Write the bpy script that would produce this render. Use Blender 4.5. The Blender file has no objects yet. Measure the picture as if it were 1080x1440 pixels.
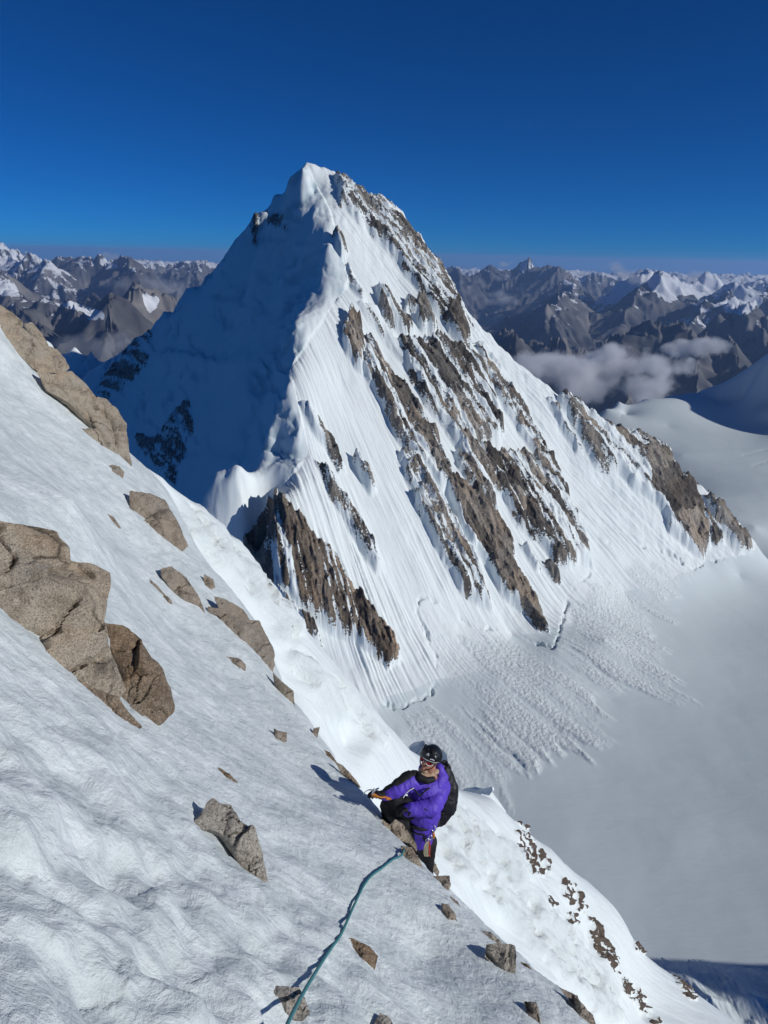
import bpy, bmesh, math, random
import numpy as np
from mathutils import Vector, Matrix

scene = bpy.context.scene
COL = scene.collection
rng = np.random.default_rng(7)

# ------------------------------------------------------------------ camera
PW, PH, FPX = 1080.0, 1440.0, 1010.0
PITCH, ROLL = math.radians(19.6), math.radians(1.2)
Fv = np.array([0, math.cos(PITCH), -math.sin(PITCH)])
U0 = np.array([0, math.sin(PITCH), math.cos(PITCH)])
R0 = np.array([1.0, 0, 0])
Rv = math.cos(ROLL) * R0 + math.sin(ROLL) * U0
Uv = -math.sin(ROLL) * R0 + math.cos(ROLL) * U0
cam_d = bpy.data.cameras.new("camera")
cam = bpy.data.objects.new("camera", cam_d)
COL.objects.link(cam)
cam.matrix_world = Matrix([[Rv[0], Uv[0], -Fv[0], 0], [Rv[1], Uv[1], -Fv[1], 0], [Rv[2], Uv[2], -Fv[2], 0], [0, 0, 0, 1]])
cam_d.sensor_fit = 'VERTICAL'
cam_d.sensor_height = 24.0
cam_d.lens = 24.0 * FPX / PH
cam_d.clip_start = 0.1
cam_d.clip_end = 200000
scene.camera = cam

# ------------------------------------------------------------------ sky and sun
SUN_EL, SUN_AZ = math.radians(24.5), math.radians(107)     # azimuth clockwise from the view direction
SUN = np.array([math.cos(SUN_EL) * math.sin(SUN_AZ), math.cos(SUN_EL) * math.cos(SUN_AZ), math.sin(SUN_EL)])
world = bpy.data.worlds.new("World")
scene.world = world
world.use_nodes = True
wn, wl = world.node_tree.nodes, world.node_tree.links
sky = wn.new("ShaderNodeTexSky")
sky.sky_type = 'NISHITA'
sky.sun_disc = False
sky.sun_elevation = SUN_EL
sky.sun_rotation = SUN_AZ
sky.altitude = 6000
sky.air_density = 1.0
sky.dust_density = 2.2
sky.ozone_density = 5.0
deep = wn.new("ShaderNodeMix"); deep.data_type = 'RGBA'; deep.blend_type = 'MULTIPLY'      # thin dry high-altitude air
deep.inputs[0].default_value = 1.0; deep.inputs[7].default_value = (0.125, 0.76, 1.36, 1)
wl.new(sky.outputs[0], deep.inputs[6])
wl.new(deep.outputs[2], wn["Background"].inputs[0])
wn["Background"].inputs[1].default_value = 0.046
sd = bpy.data.lights.new("sun", 'SUN')
sd.energy = 3.2
sd.angle = math.radians(0.5)
sd.color = (1.0, 0.985, 0.925)
sun = bpy.data.objects.new("sun", sd)
COL.objects.link(sun)
sun.rotation_euler = Vector(-SUN).to_track_quat('-Z', 'Y').to_euler()
scene.view_settings.view_transform = 'Standard'
scene.view_settings.look = 'None'
scene.view_settings.exposure = 0.0
scene.view_settings.gamma = 1.0
scene.view_settings.use_curve_mapping = False
scene.cycles.volume_max_steps = 512
scene.cycles.volume_step_rate = 0.3
scene.cycles.volume_bounces = 4

# ------------------------------------------------------------------ projection helpers
def ray(px, py):
    """direction with unit length along the optical axis through a point of the photograph (1080 x 1440)"""
    return Fv + Rv * ((px - PW / 2) / FPX) + Uv * ((PH / 2 - py) / FPX)
def at_y(px, py, y):
    r = ray(px, py); return r * (y / r[1])
def at_d(px, py, d):
    return ray(px, py) * d
def on_plane(px, py, n, c):
    r = ray(px, py); return r * (c / float(np.dot(n, r)))
def to_px(P):
    """world points (N,3) -> photograph coordinates and depth"""
    d = P @ Fv
    d = np.where(d < 1e-3, 1e-3, d)
    return PW / 2 + FPX * (P @ Rv) / d, PH / 2 - FPX * (P @ Uv) / d, d

# ------------------------------------------------------------------ noise helpers
def _hash(ix, iy, seed):
    h = (ix.astype(np.int64) * 374761393 + iy.astype(np.int64) * 668265263 + seed * 974634777) & 0xFFFFFFFF
    h = ((h ^ (h >> 13)) * 1274126177) & 0xFFFFFFFF
    return (h ^ (h >> 16)) & 0xFFFFFFFF
def perlin(x, y, seed=0):
    ix, iy = np.floor(x), np.floor(y)
    fx, fy = x - ix, y - iy
    u = fx * fx * fx * (fx * (fx * 6 - 15) + 10)
    v = fy * fy * fy * (fy * (fy * 6 - 15) + 10)
    def g(a, b):
        ang = _hash(ix + a, iy + b, seed) * (2 * math.pi / 4294967296.0)
        return np.cos(ang) * (fx - a) + np.sin(ang) * (fy - b)
    a0 = g(0, 0); a1 = g(1, 0); b0 = g(0, 1); b1 = g(1, 1)
    x0 = a0 + (a1 - a0) * u; x1 = b0 + (b1 - b0) * u
    return (x0 + (x1 - x0) * v) * 1.41
def fbm(x, y, octv=5, seed=0, gain=0.5, lac=2.03):
    s = 0; a = 1; t = 0
    for o in range(octv):
        s = s + a * perlin(x, y, seed + o * 17); t += a
        x = x * lac + 3.1; y = y * lac - 1.7; a *= gain
    return s / t
def ridged(x, y, octv=5, seed=0, gain=0.5, lac=2.07):
    s = 0; a = 1; t = 0
    for o in range(octv):
        s = s + a * (1 - 2 * np.abs(perlin(x, y, seed + o * 29))); t += a
        x = x * lac + 5.3; y = y * lac + 2.9; a *= gain
    return s / t
def sstep(a, b, x):
    t = np.clip((x - a) / (b - a), 0, 1); return t * t * (3 - 2 * t)
def seg_dist(px, py, pts):
    """distance to a polyline and position (0..1) along it"""
    best = np.full(px.shape, 1e18); tt = np.zeros(px.shape)
    n = len(pts) - 1
    for i in range(n):
        ax, ay = pts[i][:2]; bx, by = pts[i + 1][:2]
        dx, dy = bx - ax, by - ay
        t = np.clip(((px - ax) * dx + (py - ay) * dy) / (dx * dx + dy * dy + 1e-12), 0, 1)
        d = (px - ax - t * dx) ** 2 + (py - ay - t * dy) ** 2
        m = d < best
        best = np.where(m, d, best); tt = np.where(m, (i + t) / n, tt)
    return np.sqrt(best), tt
def poly_sd(px, py, pts):
    """signed distance to a polygon, positive inside"""
    d, _ = seg_dist(px, py, list(pts) + [pts[0]])
    ins = np.zeros(px.shape, bool)
    n = len(pts)
    for i in range(n):
        ax, ay = pts[i]; bx, by = pts[(i + 1) % n]
        if ay == by: continue
        c = ((ay > py) != (by > py)) & (px < (bx - ax) * (py - ay) / (by - ay) + ax)
        ins ^= c
    return np.where(ins, d, -d)
class RBF:
    """smooth-but-crease-keeping interpolation through scattered points"""
    def __init__(self, xy, z, smooth=0.0):
        self.xy = np.asarray(xy, float); z = np.asarray(z, float)
        self.c = self.xy.mean(0); self.s = np.ptp(self.xy, axis=0).max()
        p = (self.xy - self.c) / self.s
        n = len(p)
        K = np.sqrt(((p[:, None] - p[None]) ** 2).sum(-1)) - np.eye(n) * smooth
        Q = np.c_[np.ones(n), p]
        A = np.block([[K, Q], [Q.T, np.zeros((3, 3))]])
        self.w = np.linalg.solve(A, np.r_[z, 0, 0, 0]); self.p = p
    def __call__(self, x, y):
        out = np.empty(x.shape); xf, yf, of = x.ravel(), y.ravel(), out.ravel()
        n = len(self.p); w = self.w
        for i in range(0, len(xf), 20000):
            a = (xf[i:i + 20000] - self.c[0]) / self.s; b = (yf[i:i + 20000] - self.c[1]) / self.s
            d = np.sqrt((a[:, None] - self.p[:, 0]) ** 2 + (b[:, None] - self.p[:, 1]) ** 2)
            of[i:i + 20000] = d @ w[:n] + w[n] + a * w[n + 1] + b * w[n + 2]
        return of.reshape(x.shape)

# ------------------------------------------------------------------ mesh helpers
def tag(o, label=None, cat=None, group=None, kind=None):
    if label: o['label'] = label
    if cat: o['category'] = cat
    if group: o['group'] = group
    if kind: o['kind'] = kind
    return o
def mesh_np(name, co, quads, mat, attrs=None, parent=None, smooth=True, tris=False):
    me = bpy.data.meshes.new(name)
    co = np.ascontiguousarray(co, np.float32); quads = np.ascontiguousarray(quads, np.int32)
    k = quads.shape[1]
    me.vertices.add(len(co)); me.vertices.foreach_set("co", co.ravel())
    me.loops.add(quads.size); me.loops.foreach_set("vertex_index", quads.ravel())
    me.polygons.add(len(quads))
    me.polygons.foreach_set("loop_start", np.arange(0, quads.size, k, dtype=np.int32))
    me.polygons.foreach_set("use_smooth", np.full(len(quads), smooth))
    me.update(calc_edges=True)
    for nme, arr in (attrs or {}).items():
        arr = np.ascontiguousarray(arr, np.float32)
        if arr.ndim == 1:
            a = me.attributes.new(nme, 'FLOAT', 'POINT'); a.data.foreach_set("value", arr)
        else:
            a = me.attributes.new(nme, 'FLOAT_VECTOR', 'POINT'); a.data.foreach_set("vector", arr.ravel())
    if mat: me.materials.append(mat)
    o = bpy.data.objects.new(name, me)
    COL.objects.link(o)
    if parent: o.parent = parent
    return o
def grid_quads(nr, nc):
    i = np.arange(nr * nc).reshape(nr, nc)
    return np.stack([i[:-1, :-1], i[:-1, 1:], i[1:, 1:], i[1:, :-1]], -1).reshape(-1, 4)
def sub_mesh(co, quads, sel, attrs):
    q = quads[sel]
    used, inv = np.unique(q, return_inverse=True)
    return co[used], inv.reshape(q.shape), {k: v[used] for k, v in attrs.items()}

# ------------------------------------------------------------------ material helpers
class NT:
    def __init__(self, name):
        self.m = bpy.data.materials.new(name); self.m.use_nodes = True
        self.t = self.m.node_tree; self.n = self.t.nodes
        self.b = self.n["Principled BSDF"]; self.out = self.n["Material Output"]
    def add(self, typ, **kw):
        nd = self.n.new(typ)
        for k, v in kw.items():
            if k.startswith('i_'): self.set(nd, k[2:].replace('_', ' '), v)
            else: setattr(nd, k, v)
        return nd
    def set(self, nd, key, v):
        key = int(key) if isinstance(key, str) and key.isdigit() else key
        s = nd.inputs[key]
        if isinstance(v, bpy.types.NodeSocket): self.t.links.new(v, s)
        else: s.default_value = v
    def attr(self, name, out='Fac'):
        return self.add("ShaderNodeAttribute", attribute_name=name).outputs[out]
    def noise(self, vec, scale, detail=6, rough=0.55, dist=0.0, typ='FBM'):
        nd = self.add("ShaderNodeTexNoise", i_Scale=scale, i_Detail=detail, i_Roughness=rough, i_Distortion=dist)
        if typ != 'FBM': nd.noise_type = typ
        if vec is not None: self.set(nd, 'Vector', vec)
        return nd.outputs[0]
    def vor(self, vec, scale, feat='F1', out='Distance'):
        nd = self.add("ShaderNodeTexVoronoi", feature=feat, i_Scale=scale)
        if vec is not None: self.set(nd, 'Vector', vec)
        return nd.outputs[out]
    def ramp(self, fac, stops, interp='LINEAR'):
        nd = self.add("ShaderNodeValToRGB"); cr = nd.color_ramp; cr.interpolation = interp
        while len(cr.elements) < len(stops): cr.elements.new(0.5)
        for e, (p, c) in zip(cr.elements, stops):
            e.position = p; e.color = (c, c, c, 1) if isinstance(c, (int, float)) else (*c, 1)
        self.set(nd, 'Fac', fac); return nd.outputs[0]
    def math(self, op, a, b=0.0, c=None, clamp=False):
        nd = self.add("ShaderNodeMath", operation=op, use_clamp=clamp)
        self.set(nd, 0, a); self.set(nd, 1, b)
        if c is not None: self.set(nd, 2, c)
        return nd.outputs[0]
    def mix(self, fac, a, b, mode='MIX'):
        nd = self.add("ShaderNodeMix", data_type='RGBA', blend_type=mode)
        self.set(nd, 0, fac)
        for i, v in ((6, a), (7, b)):
            self.set(nd, i, (*v, 1) if isinstance(v, tuple) and len(v) == 3 else v)
        return nd.outputs[2]
    def vmul(self, v, s):
        nd = self.add("ShaderNodeVectorMath", operation='MULTIPLY'); self.set(nd, 0, v); self.set(nd, 1, s); return nd.outputs[0]
    def bump(self, h, strength=1.0, dist=1.0, normal=None):
        nd = self.add("ShaderNodeBump", i_Strength=strength, i_Distance=dist, i_Height=h)
        if normal is not None: self.set(nd, 'Normal', normal)
        return nd.outputs[0]
    def pos(self): return self.add("ShaderNodeNewGeometry").outputs['Position']
    def obj(self): return self.add("ShaderNodeTexCoord").outputs['Object']
    def fin(self, color, rough=0.7, normal=None, spec=None, metal=None):
        self.set(self.b, 'Base Color', (*color, 1) if isinstance(color, tuple) else color)
        self.set(self.b, 'Roughness', rough)
        if normal is not None: self.set(self.b, 'Normal', normal)
        if spec is not None: self.set(self.b, 'Specular IOR Level', spec)
        if metal is not None: self.set(self.b, 'Metallic', metal)
        return self.m

SNOW = (0.80, 0.855, 0.865)

def mat_alpine():
    """snow and rock of the big peak: the mask lives on the vertices"""
    t = NT("alpine_snow_and_rock")
    p = t.pos(); flow = t.attr("flow", 'Vector'); rk = t.attr("rock"); deb = t.attr("debris"); ic = t.attr("ice"); warm = t.attr("warm"); smo = t.attr("softsnow")
    n1 = t.noise(p, 0.35, 6, 0.65)
    n2 = t.noise(t.vmul(flow, (90.0, 0.10, 1.0)), 1.0, 5, 0.6)
    m = t.math('ADD', rk, t.math('MULTIPLY', t.math('MULTIPLY_ADD', n1, 1.3, -0.65), t.ramp(rk, [(0.0, 0.1), (0.3, 1.0)])))
    m = t.math('ADD', m, t.math('MULTIPLY_ADD', n2, 0.40, -0.20))
    fac = t.ramp(m, [(0.47, 0.0), (0.53, 1.0)])
    # rock colour; strong dark and light tones also stand in for relief shade
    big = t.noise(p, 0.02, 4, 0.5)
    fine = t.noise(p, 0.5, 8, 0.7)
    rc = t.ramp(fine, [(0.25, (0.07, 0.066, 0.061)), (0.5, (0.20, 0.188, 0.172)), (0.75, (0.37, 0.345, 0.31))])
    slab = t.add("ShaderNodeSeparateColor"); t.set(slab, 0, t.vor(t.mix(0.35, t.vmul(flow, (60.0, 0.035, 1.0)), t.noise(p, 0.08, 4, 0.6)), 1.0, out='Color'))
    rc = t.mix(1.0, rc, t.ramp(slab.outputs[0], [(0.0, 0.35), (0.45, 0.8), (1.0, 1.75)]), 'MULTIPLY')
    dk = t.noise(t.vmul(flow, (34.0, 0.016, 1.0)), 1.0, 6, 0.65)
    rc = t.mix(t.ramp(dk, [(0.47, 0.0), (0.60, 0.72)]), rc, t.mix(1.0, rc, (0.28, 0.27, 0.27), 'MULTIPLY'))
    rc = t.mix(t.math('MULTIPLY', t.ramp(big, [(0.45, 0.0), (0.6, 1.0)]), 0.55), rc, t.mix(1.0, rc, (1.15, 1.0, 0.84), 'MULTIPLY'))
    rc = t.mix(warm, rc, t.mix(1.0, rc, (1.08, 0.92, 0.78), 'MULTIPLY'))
    # snow colour
    sn = t.noise(t.vmul(flow, (160.0, 0.03, 1.0)), 1.0, 6, 0.6)
    sc = t.mix(t.math('MULTIPLY', t.ramp(sn, [(0.35, 1.0), (0.62, 0.0)]), t.math('MULTIPLY_ADD', smo, -0.26, 0.30)), SNOW, (0.60, 0.60, 0.60))
    dn = t.noise(p, 0.22, 8, 0.75)
    sc = t.mix(t.math('MULTIPLY', deb, t.ramp(dn, [(0.38, 0.30), (0.58, 0.0)])), sc, (0.58, 0.58, 0.56))
    sc = t.mix(ic, sc, (0.42, 0.55, 0.60))
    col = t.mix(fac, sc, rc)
    # relief
    hs = t.math('MULTIPLY', t.math('MULTIPLY', sn, 1.6), t.math('SUBTRACT', 1.0, smo))
    hd = t.math('MULTIPLY', t.math('ADD', t.math('MULTIPLY', t.noise(p, 0.42, 8, 0.8), 2.0), t.math('MULTIPLY', t.vor(p, 0.22), -1.6)), t.math('ADD', deb, 0.04))
    hr = t.math('ADD', t.math('MULTIPLY', t.noise(p, 0.12, 8, 0.72, typ='RIDGED_MULTIFRACTAL'), 4.5), t.math('MULTIPLY', slab.outputs[0], 2.5))
    hsn = t.math('ADD', hs, hd)
    hm = t.add("ShaderNodeMix", data_type='FLOAT')
    t.set(hm, 0, fac); t.set(hm, 2, hsn); t.set(hm, 3, t.math('ADD', hr, 1.0))
    b = t.bump(hm.outputs[0], 0.85, 1.0)
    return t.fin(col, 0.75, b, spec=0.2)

def mat_glacier():
    t = NT("glacier_snow")
    p = t.pos(); deb = t.attr("debris"); crev = t.attr("crev"); ice = t.attr("ice")
    q = t.vmul(p, (1.0, 1.0, 1.0))
    big = t.noise(q, 0.006, 5, 0.5)
    sc = t.mix(t.math('MULTIPLY', t.ramp(big, [(0.35, 1.0), (0.65, 0.0)]), 0.10), (0.66, 0.725, 0.74), (0.54, 0.60, 0.63))
    dn = t.noise(p, 0.22, 8, 0.75)
    sc = t.mix(t.math('MULTIPLY', deb, t.ramp(dn, [(0.38, 0.30), (0.58, 0.0)])), sc, (0.58, 0.58, 0.56))
    sc = t.mix(t.math('MULTIPLY', deb, 0.85), sc, (0.80, 0.855, 0.86))
    sc = t.mix(ice, sc, (0.45, 0.5, 0.52))
    h = t.math('ADD', t.math('MULTIPLY', t.noise(t.vmul(p, (0.3, 1.0, 1.0)), 0.06, 7, 0.6), 0.9), t.math('MULTIPLY', t.math('ADD', t.math('MULTIPLY', t.noise(p, 0.42, 8, 0.8), 2.0), t.math('MULTIPLY', t.vor(p, 0.22), -1.6)), deb))
    return t.fin(sc, 0.7, t.bump(h, 0.8, 1.0), spec=0.2)

def mat_range():
    """far mountains: rock, scree and old snow by mask, height and slope"""
    t = NT("distant_rock_and_ice")
    p = t.pos(); sn = t.attr("snow"); veg = t.attr("low")
    n = t.noise(p, 0.004, 8, 0.65)
    fac = t.ramp(t.math('ADD', sn, t.math('MULTIPLY_ADD', n, 1.6, -0.8)), [(0.47, 0.0), (0.53, 1.0)])
    n2 = t.noise(p, 0.0012, 6, 0.6)
    rc = t.ramp(n2, [(0.3, (0.05, 0.052, 0.058)), (0.5, (0.125, 0.122, 0.125)), (0.7, (0.26, 0.24, 0.22))])
    rc = t.mix(veg, rc, (0.06, 0.06, 0.05))
    col = t.mix(fac, rc, (0.72, 0.74, 0.78))
    h = t.math('MULTIPLY', t.noise(p, 0.0035, 9, 0.75, typ='RIDGED_MULTIFRACTAL'), 120.0)
    hm = t.add("ShaderNodeMix", data_type='FLOAT')
    t.set(hm, 0, fac); t.set(hm, 2, h); t.set(hm, 3, 20.0)
    return t.fin(col, 0.85, t.bump(hm.outputs[0], 0.8, 1.0), spec=0.15)

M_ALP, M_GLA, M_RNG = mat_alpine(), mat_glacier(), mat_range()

# ================================================================== THE PEAK AND ITS GLACIER
# main face: z = -1245 + y - 0.72 x ; left flank: a steep plane through the long ridge
FN, FC = np.array([0.72, -1.0, 1.0]), -1245.0
GZ = -520.0
def onF(px, py, off=0.0): return on_plane(px, py, FN, FC + off)
KN = np.array([-0.75, -0.46, 0.46]); 
SUMMIT = onF(452, 237)
KC = float(np.dot(KN, onF(445, 420)))
def onK(px, py, off=0.0): return on_plane(px, py, KN, KC + off)
def onG(px, py, z=GZ):
    r = ray(px, py); return r * (z / r[2])

CP = []
def cp(P): CP.append(tuple(P))
ridge_right = [(470, 240), (500, 268), (528, 285), (555, 300), (580, 335), (603, 358), (620, 378), (640, 412), (660, 443), (690, 470), (715, 497), (740, 520),
               (770, 540), (800, 560), (835, 583), (870, 605), (905, 622), (938, 640), (955, 665), (985, 682), (1010, 705), (1040, 735), (1062, 762)]
for i, (x, y) in enumerate(ridge_right):
    P = onF(x, y); cp(P)
    if i % 2 == 0:
        cp(P + np.array([22, 45, -62])); 
        cp(P + np.array([60, 120, -150 if P[2] - 150 > -500 else (-505 - P[2])]))
arete = [(425, 232), (440, 236), (455, 237), (468, 252), (467, 280), (463, 305), (455, 330), (462, 352), (478, 380), (494, 402), (472, 425), (445, 446), (430, 480), (412, 515),
         (404, 545), (406, 580), (418, 612), (440, 643), (420, 668), (385, 698), (381, 740), (384, 790), (395, 835), (420, 880), (450, 925)]
for x, y in arete: cp(onF(x, y))
# face interior
for x, y, o in [(520, 330, 0), (500, 420, 8), (560, 400, 0), (600, 470, 0), (540, 500, -8), (620, 560, 0), (480, 540, -10), (470, 640, -12), (560, 640, -6), (680, 600, 0), (740, 600, -12), (560, 760, -4),
                (500, 760, -4), (650, 700, 0), (700, 780, 6), (800, 650, -15), (780, 740, 6), (640, 800, -2), (860, 690, -8), (820, 700, -12), (900, 700, 2), (960, 730, 4), (470, 720, 0), (760, 870, 6), (620, 700, 2),
                (430, 800, 10), (500, 870, 10), (450, 860, 8), (740, 520 + 40, -4), (700, 520, -4)]:
    cp(onF(x, y, o))
# left flank
left_edge = [(425, 232), (405, 248), (385, 272), (352, 312), (322, 352), (292, 383), (262, 404), (232, 436), (192, 476), (150, 512), (128, 545), (110, 600)]
for i, (x, y) in enumerate(left_edge):
    ky = np.interp(y, [232, 248, 272, 312, 352, 383], [1278, 1300, 1345, 1430, 1510, 1570])
    if i: cp(at_y(x, y, ky) if y < 383 else onK(x, y))
    if i % 2 == 1 and y > 300: cp(onK(x, y) + np.array([-60, 160, -130]))
    elif i % 2 == 1: cp(at_y(x, y, ky) + np.array([10, 70, -60]))
for x, y, o in [(400, 360, 2), (350, 400, 0), (300, 450, 2), (340, 470, 0), (390, 500, 0), (360, 580, -2), (250, 470, 4), (220, 590, -6), (260, 640, -8), (330, 620, 2), (200, 640, -6), (300, 590, -4),
                (270, 740, 0), (230, 720, -4), (355, 745, -8), (300, 800, -6), (370, 820, -10), (250, 850, -4), (360, 900, -8), (430, 980, -4), (160, 640, 0), (150, 760, 0), (350, 640, 0), (375, 560, 0), (400, 430, 0), (365, 340, 0)]:
    cp(onK(x, y, o))
cp(at_y(415, 290, 1262)); cp(at_y(400, 320, 1290))
# sunlit rounded snow domes: the flank swells towards the sun there
MN = np.array([-0.27, -0.53, 0.53])
def onM(px, py, a): return on_plane(px, py, MN, float(MN @ onF(*a)))
for x, y, a in [(428, 345, (462, 352)), (418, 372, (478, 380)), (432, 402, (488, 400)), (446, 380, (478, 380)), (440, 335, (460, 335)), (404, 455, (440, 446)), (400, 485, (430, 480)),
                (388, 572, (406, 580)), (378, 606, (414, 605)), (366, 640, (430, 630)), (392, 640, (436, 640)), (384, 660, (432, 655)), (362, 664, (430, 655)), (446, 262, (462, 262)), (442, 278, (464, 280)), (425, 412, (475, 418)), (352, 676, (420, 668))]:
    cp(onM(x, y, a))
M2 = np.array([-0.13, -0.55, 0.55])
PATCH = []
for cx, cy, k_, offs in [(318, 688, .835, [(-30, 14), (-14, -10), (0, 0), (14, -16), (28, -6), (22, 14), (6, 22), (-12, 26)])]:
    Pc = onK(cx, cy) * k_
    for dx, dy in offs:
        cp(on_plane(cx + dx, cy + dy, M2, float(M2 @ Pc)))
    for t_ in np.linspace(0, 2 * math.pi, 12)[:-1]:
        ry_ = 46 if cy > 600 else 27
        if not (cy > 600 and t_ > 3.6): cp(onK(cx + (62 if cy > 600 else 50) * math.cos(t_), cy - 2 + ry_ * math.sin(t_)))
for P in [(-140, 1460, 125), (-130, 1600, 125), (-120, 1750, 110), (-110, 1900, 60)]: cp(np.array(P, float))  # unseen ridge behind the summit, added to keep the sun off the saddle
# saddle behind on the left
for x, y, d in [(128, 494, 1990), (105, 489, 2010), (75, 485, 2030), (40, 480, 2050), (0, 470, 2080), (-60, 455, 2150)]:
    cp(at_y(x, y, d)); cp(at_y(x, y, d + 220) + np.array([0, 0, -170]))
for x, y, d in [(100, 530, 1800), (40, 530, 1850), (0, 520, 1880)]: cp(at_y(x, y, d))
# bergschrund / fan / glacier
for x, y in [(545, 990), (612, 965), (590, 860), (655, 882), (720, 893), (785, 915), (795, 850), (830, 806), (870, 790), (930, 790), (990, 788)]:
    P = onF(x, y, 0)
    if P[2] < GZ + 25: P = onG(x, y, GZ + 25)
    cp(P)
print("schrund z", [round(float(onF(x, y)[2])) for x, y in [(545, 990), (590, 860), (785, 915), (830, 806), (990, 788)]])
for x, y, z in [(560, 1040, 22), (640, 960, 26), (700, 960, 24), (780, 960, 18), (850, 900, 26), (880, 840, 22), (640, 1060, 8), (700, 1040, 8), (780, 1020, 6), (900, 930, 8), (560, 1120, 4),
                (700, 1090, 1), (765, 1083, 1), (830, 1062, 1), (872, 1052, 1), (860, 985, 4), (975, 1000, 0), (950, 930, 1), (960, 860, 1), (1040, 810, 3), (1080, 790, 1), (1000, 840, 1),
                (640, 1180, 0), (800, 1180, 0), (950, 1180, 0), (1100, 1000, 0), (1100, 1200, 0), (700, 1400, 0), (930, 1400, -4), (1150, 1330, 2), (960, 1425, 4), (985, 1435, 0), (1050, 1425, 0), (1120, 1500, 0), (1000, 1500, 0), (500, 1300, 10), (300, 1300, 20), (400, 1440, 10), (0, 1440, 40),
                (1250, 900, 6), (1300, 1200, 20), (1000, 1600, 0), (500, 1700, 0)]:
    cp(onG(x, y, GZ + z))
for x, y, d in [(1000, 700, 1560), (1080, 700, 1560), (960, 640, 1850), (1080, 640, 1850), (1180, 700, 1560), (1000, 600, 2080), (940, 600, 2080), (1080, 600, 2100), (880, 585, 2180),
                (1250, 760, 1400), (1300, 650, 1800)]:
    cp(at_y(x, y, d))
col_edge = [(838, 588, 2150), (852, 574, 2180), (870, 563, 2220), (888, 570, 2260), (905, 561, 2280), (935, 558, 2350), (962, 553, 2400), (978, 556, 2420), (1010, 563, 2340), (1080, 577, 2130)]
for x, y, d in col_edge: cp(at_y(x, y, d))
for x, y, d in [(985, 549, 2425), (1005, 542, 2400), (1035, 530, 2360), (1060, 514, 2310), (1085, 497, 2250), (1130, 468, 2200)]:
    cp(at_y(x, y, d)); cp(at_y(x, y, d) + np.array([120, 260, -150]))
for P in [(1430, 2130, -165), (1500, 2000, -150), (1400, 2350, -260), (1620, 1850, -200)]: cp(np.array(P, float))
cp(at_y(1045, 562, 2290)); cp(at_y(1090, 566, 2180))
for x, y, d in col_edge[:7]: cp(at_y(x, y, d) + np.array([30, 150, -190]))
for x, y, d in [(800, 620, 1700), (700, 560, 1600)]: cp(np.array([at_y(x, y, d)[0], d, -650]))
for P in [(-400, 2900, -900), (0, 2900, -1000), (500, 2900, -1000), (1200, 3100, -900), (-1400, 2900, -1000), (-1500, 1500, -700), (-1200, 700, -560), (2200, 2500, -400), (1500, 1200, -470), (-200, 1900, -350), (-600, 2300, -600),
          (200, 1700, -400)]:
    cp(np.array(P, float))
CP = np.array(CP)
# drop near-duplicates
keep = []
for i, p in enumerate(CP):
    if all(np.hypot(*(p[:2] - CP[j][:2])) > 7 for j in keep): keep.append(i)
CP = CP[keep]
zfield = RBF(CP[:, :2], CP[:, 2], 0.0004)

az = np.radians(np.r_[np.arange(-40, -30, 0.3), np.arange(-30, 31, 0.088), np.arange(31, 41, 0.3)])
rr = np.r_[np.linspace(300, 640, 60)[:-1], np.arange(640, 1340, 1.5), np.geomspace(1340, 2100, 110)[1:], np.geomspace(2100, 3000, 110)[1:]]
AZ, RR = np.meshgrid(az, rr)
X, Y = RR * np.sin(AZ), RR * np.cos(AZ)
Z0 = zfield(X, Y)
# fall-line coordinates: lines fan out from a point above the summit
AP = on_plane(218, -50, FN, FC)[:2]
phi = np.arctan2(X - AP[0], -(Y - AP[1])); rho = np.hypot(X - AP[0], Y - AP[1])
P0 = np.stack([X, Y, Z0], -1).reshape(-1, 3)
px, py, _ = to_px(P0)
px, py = px.reshape(X.shape), py.reshape(X.shape)

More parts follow.
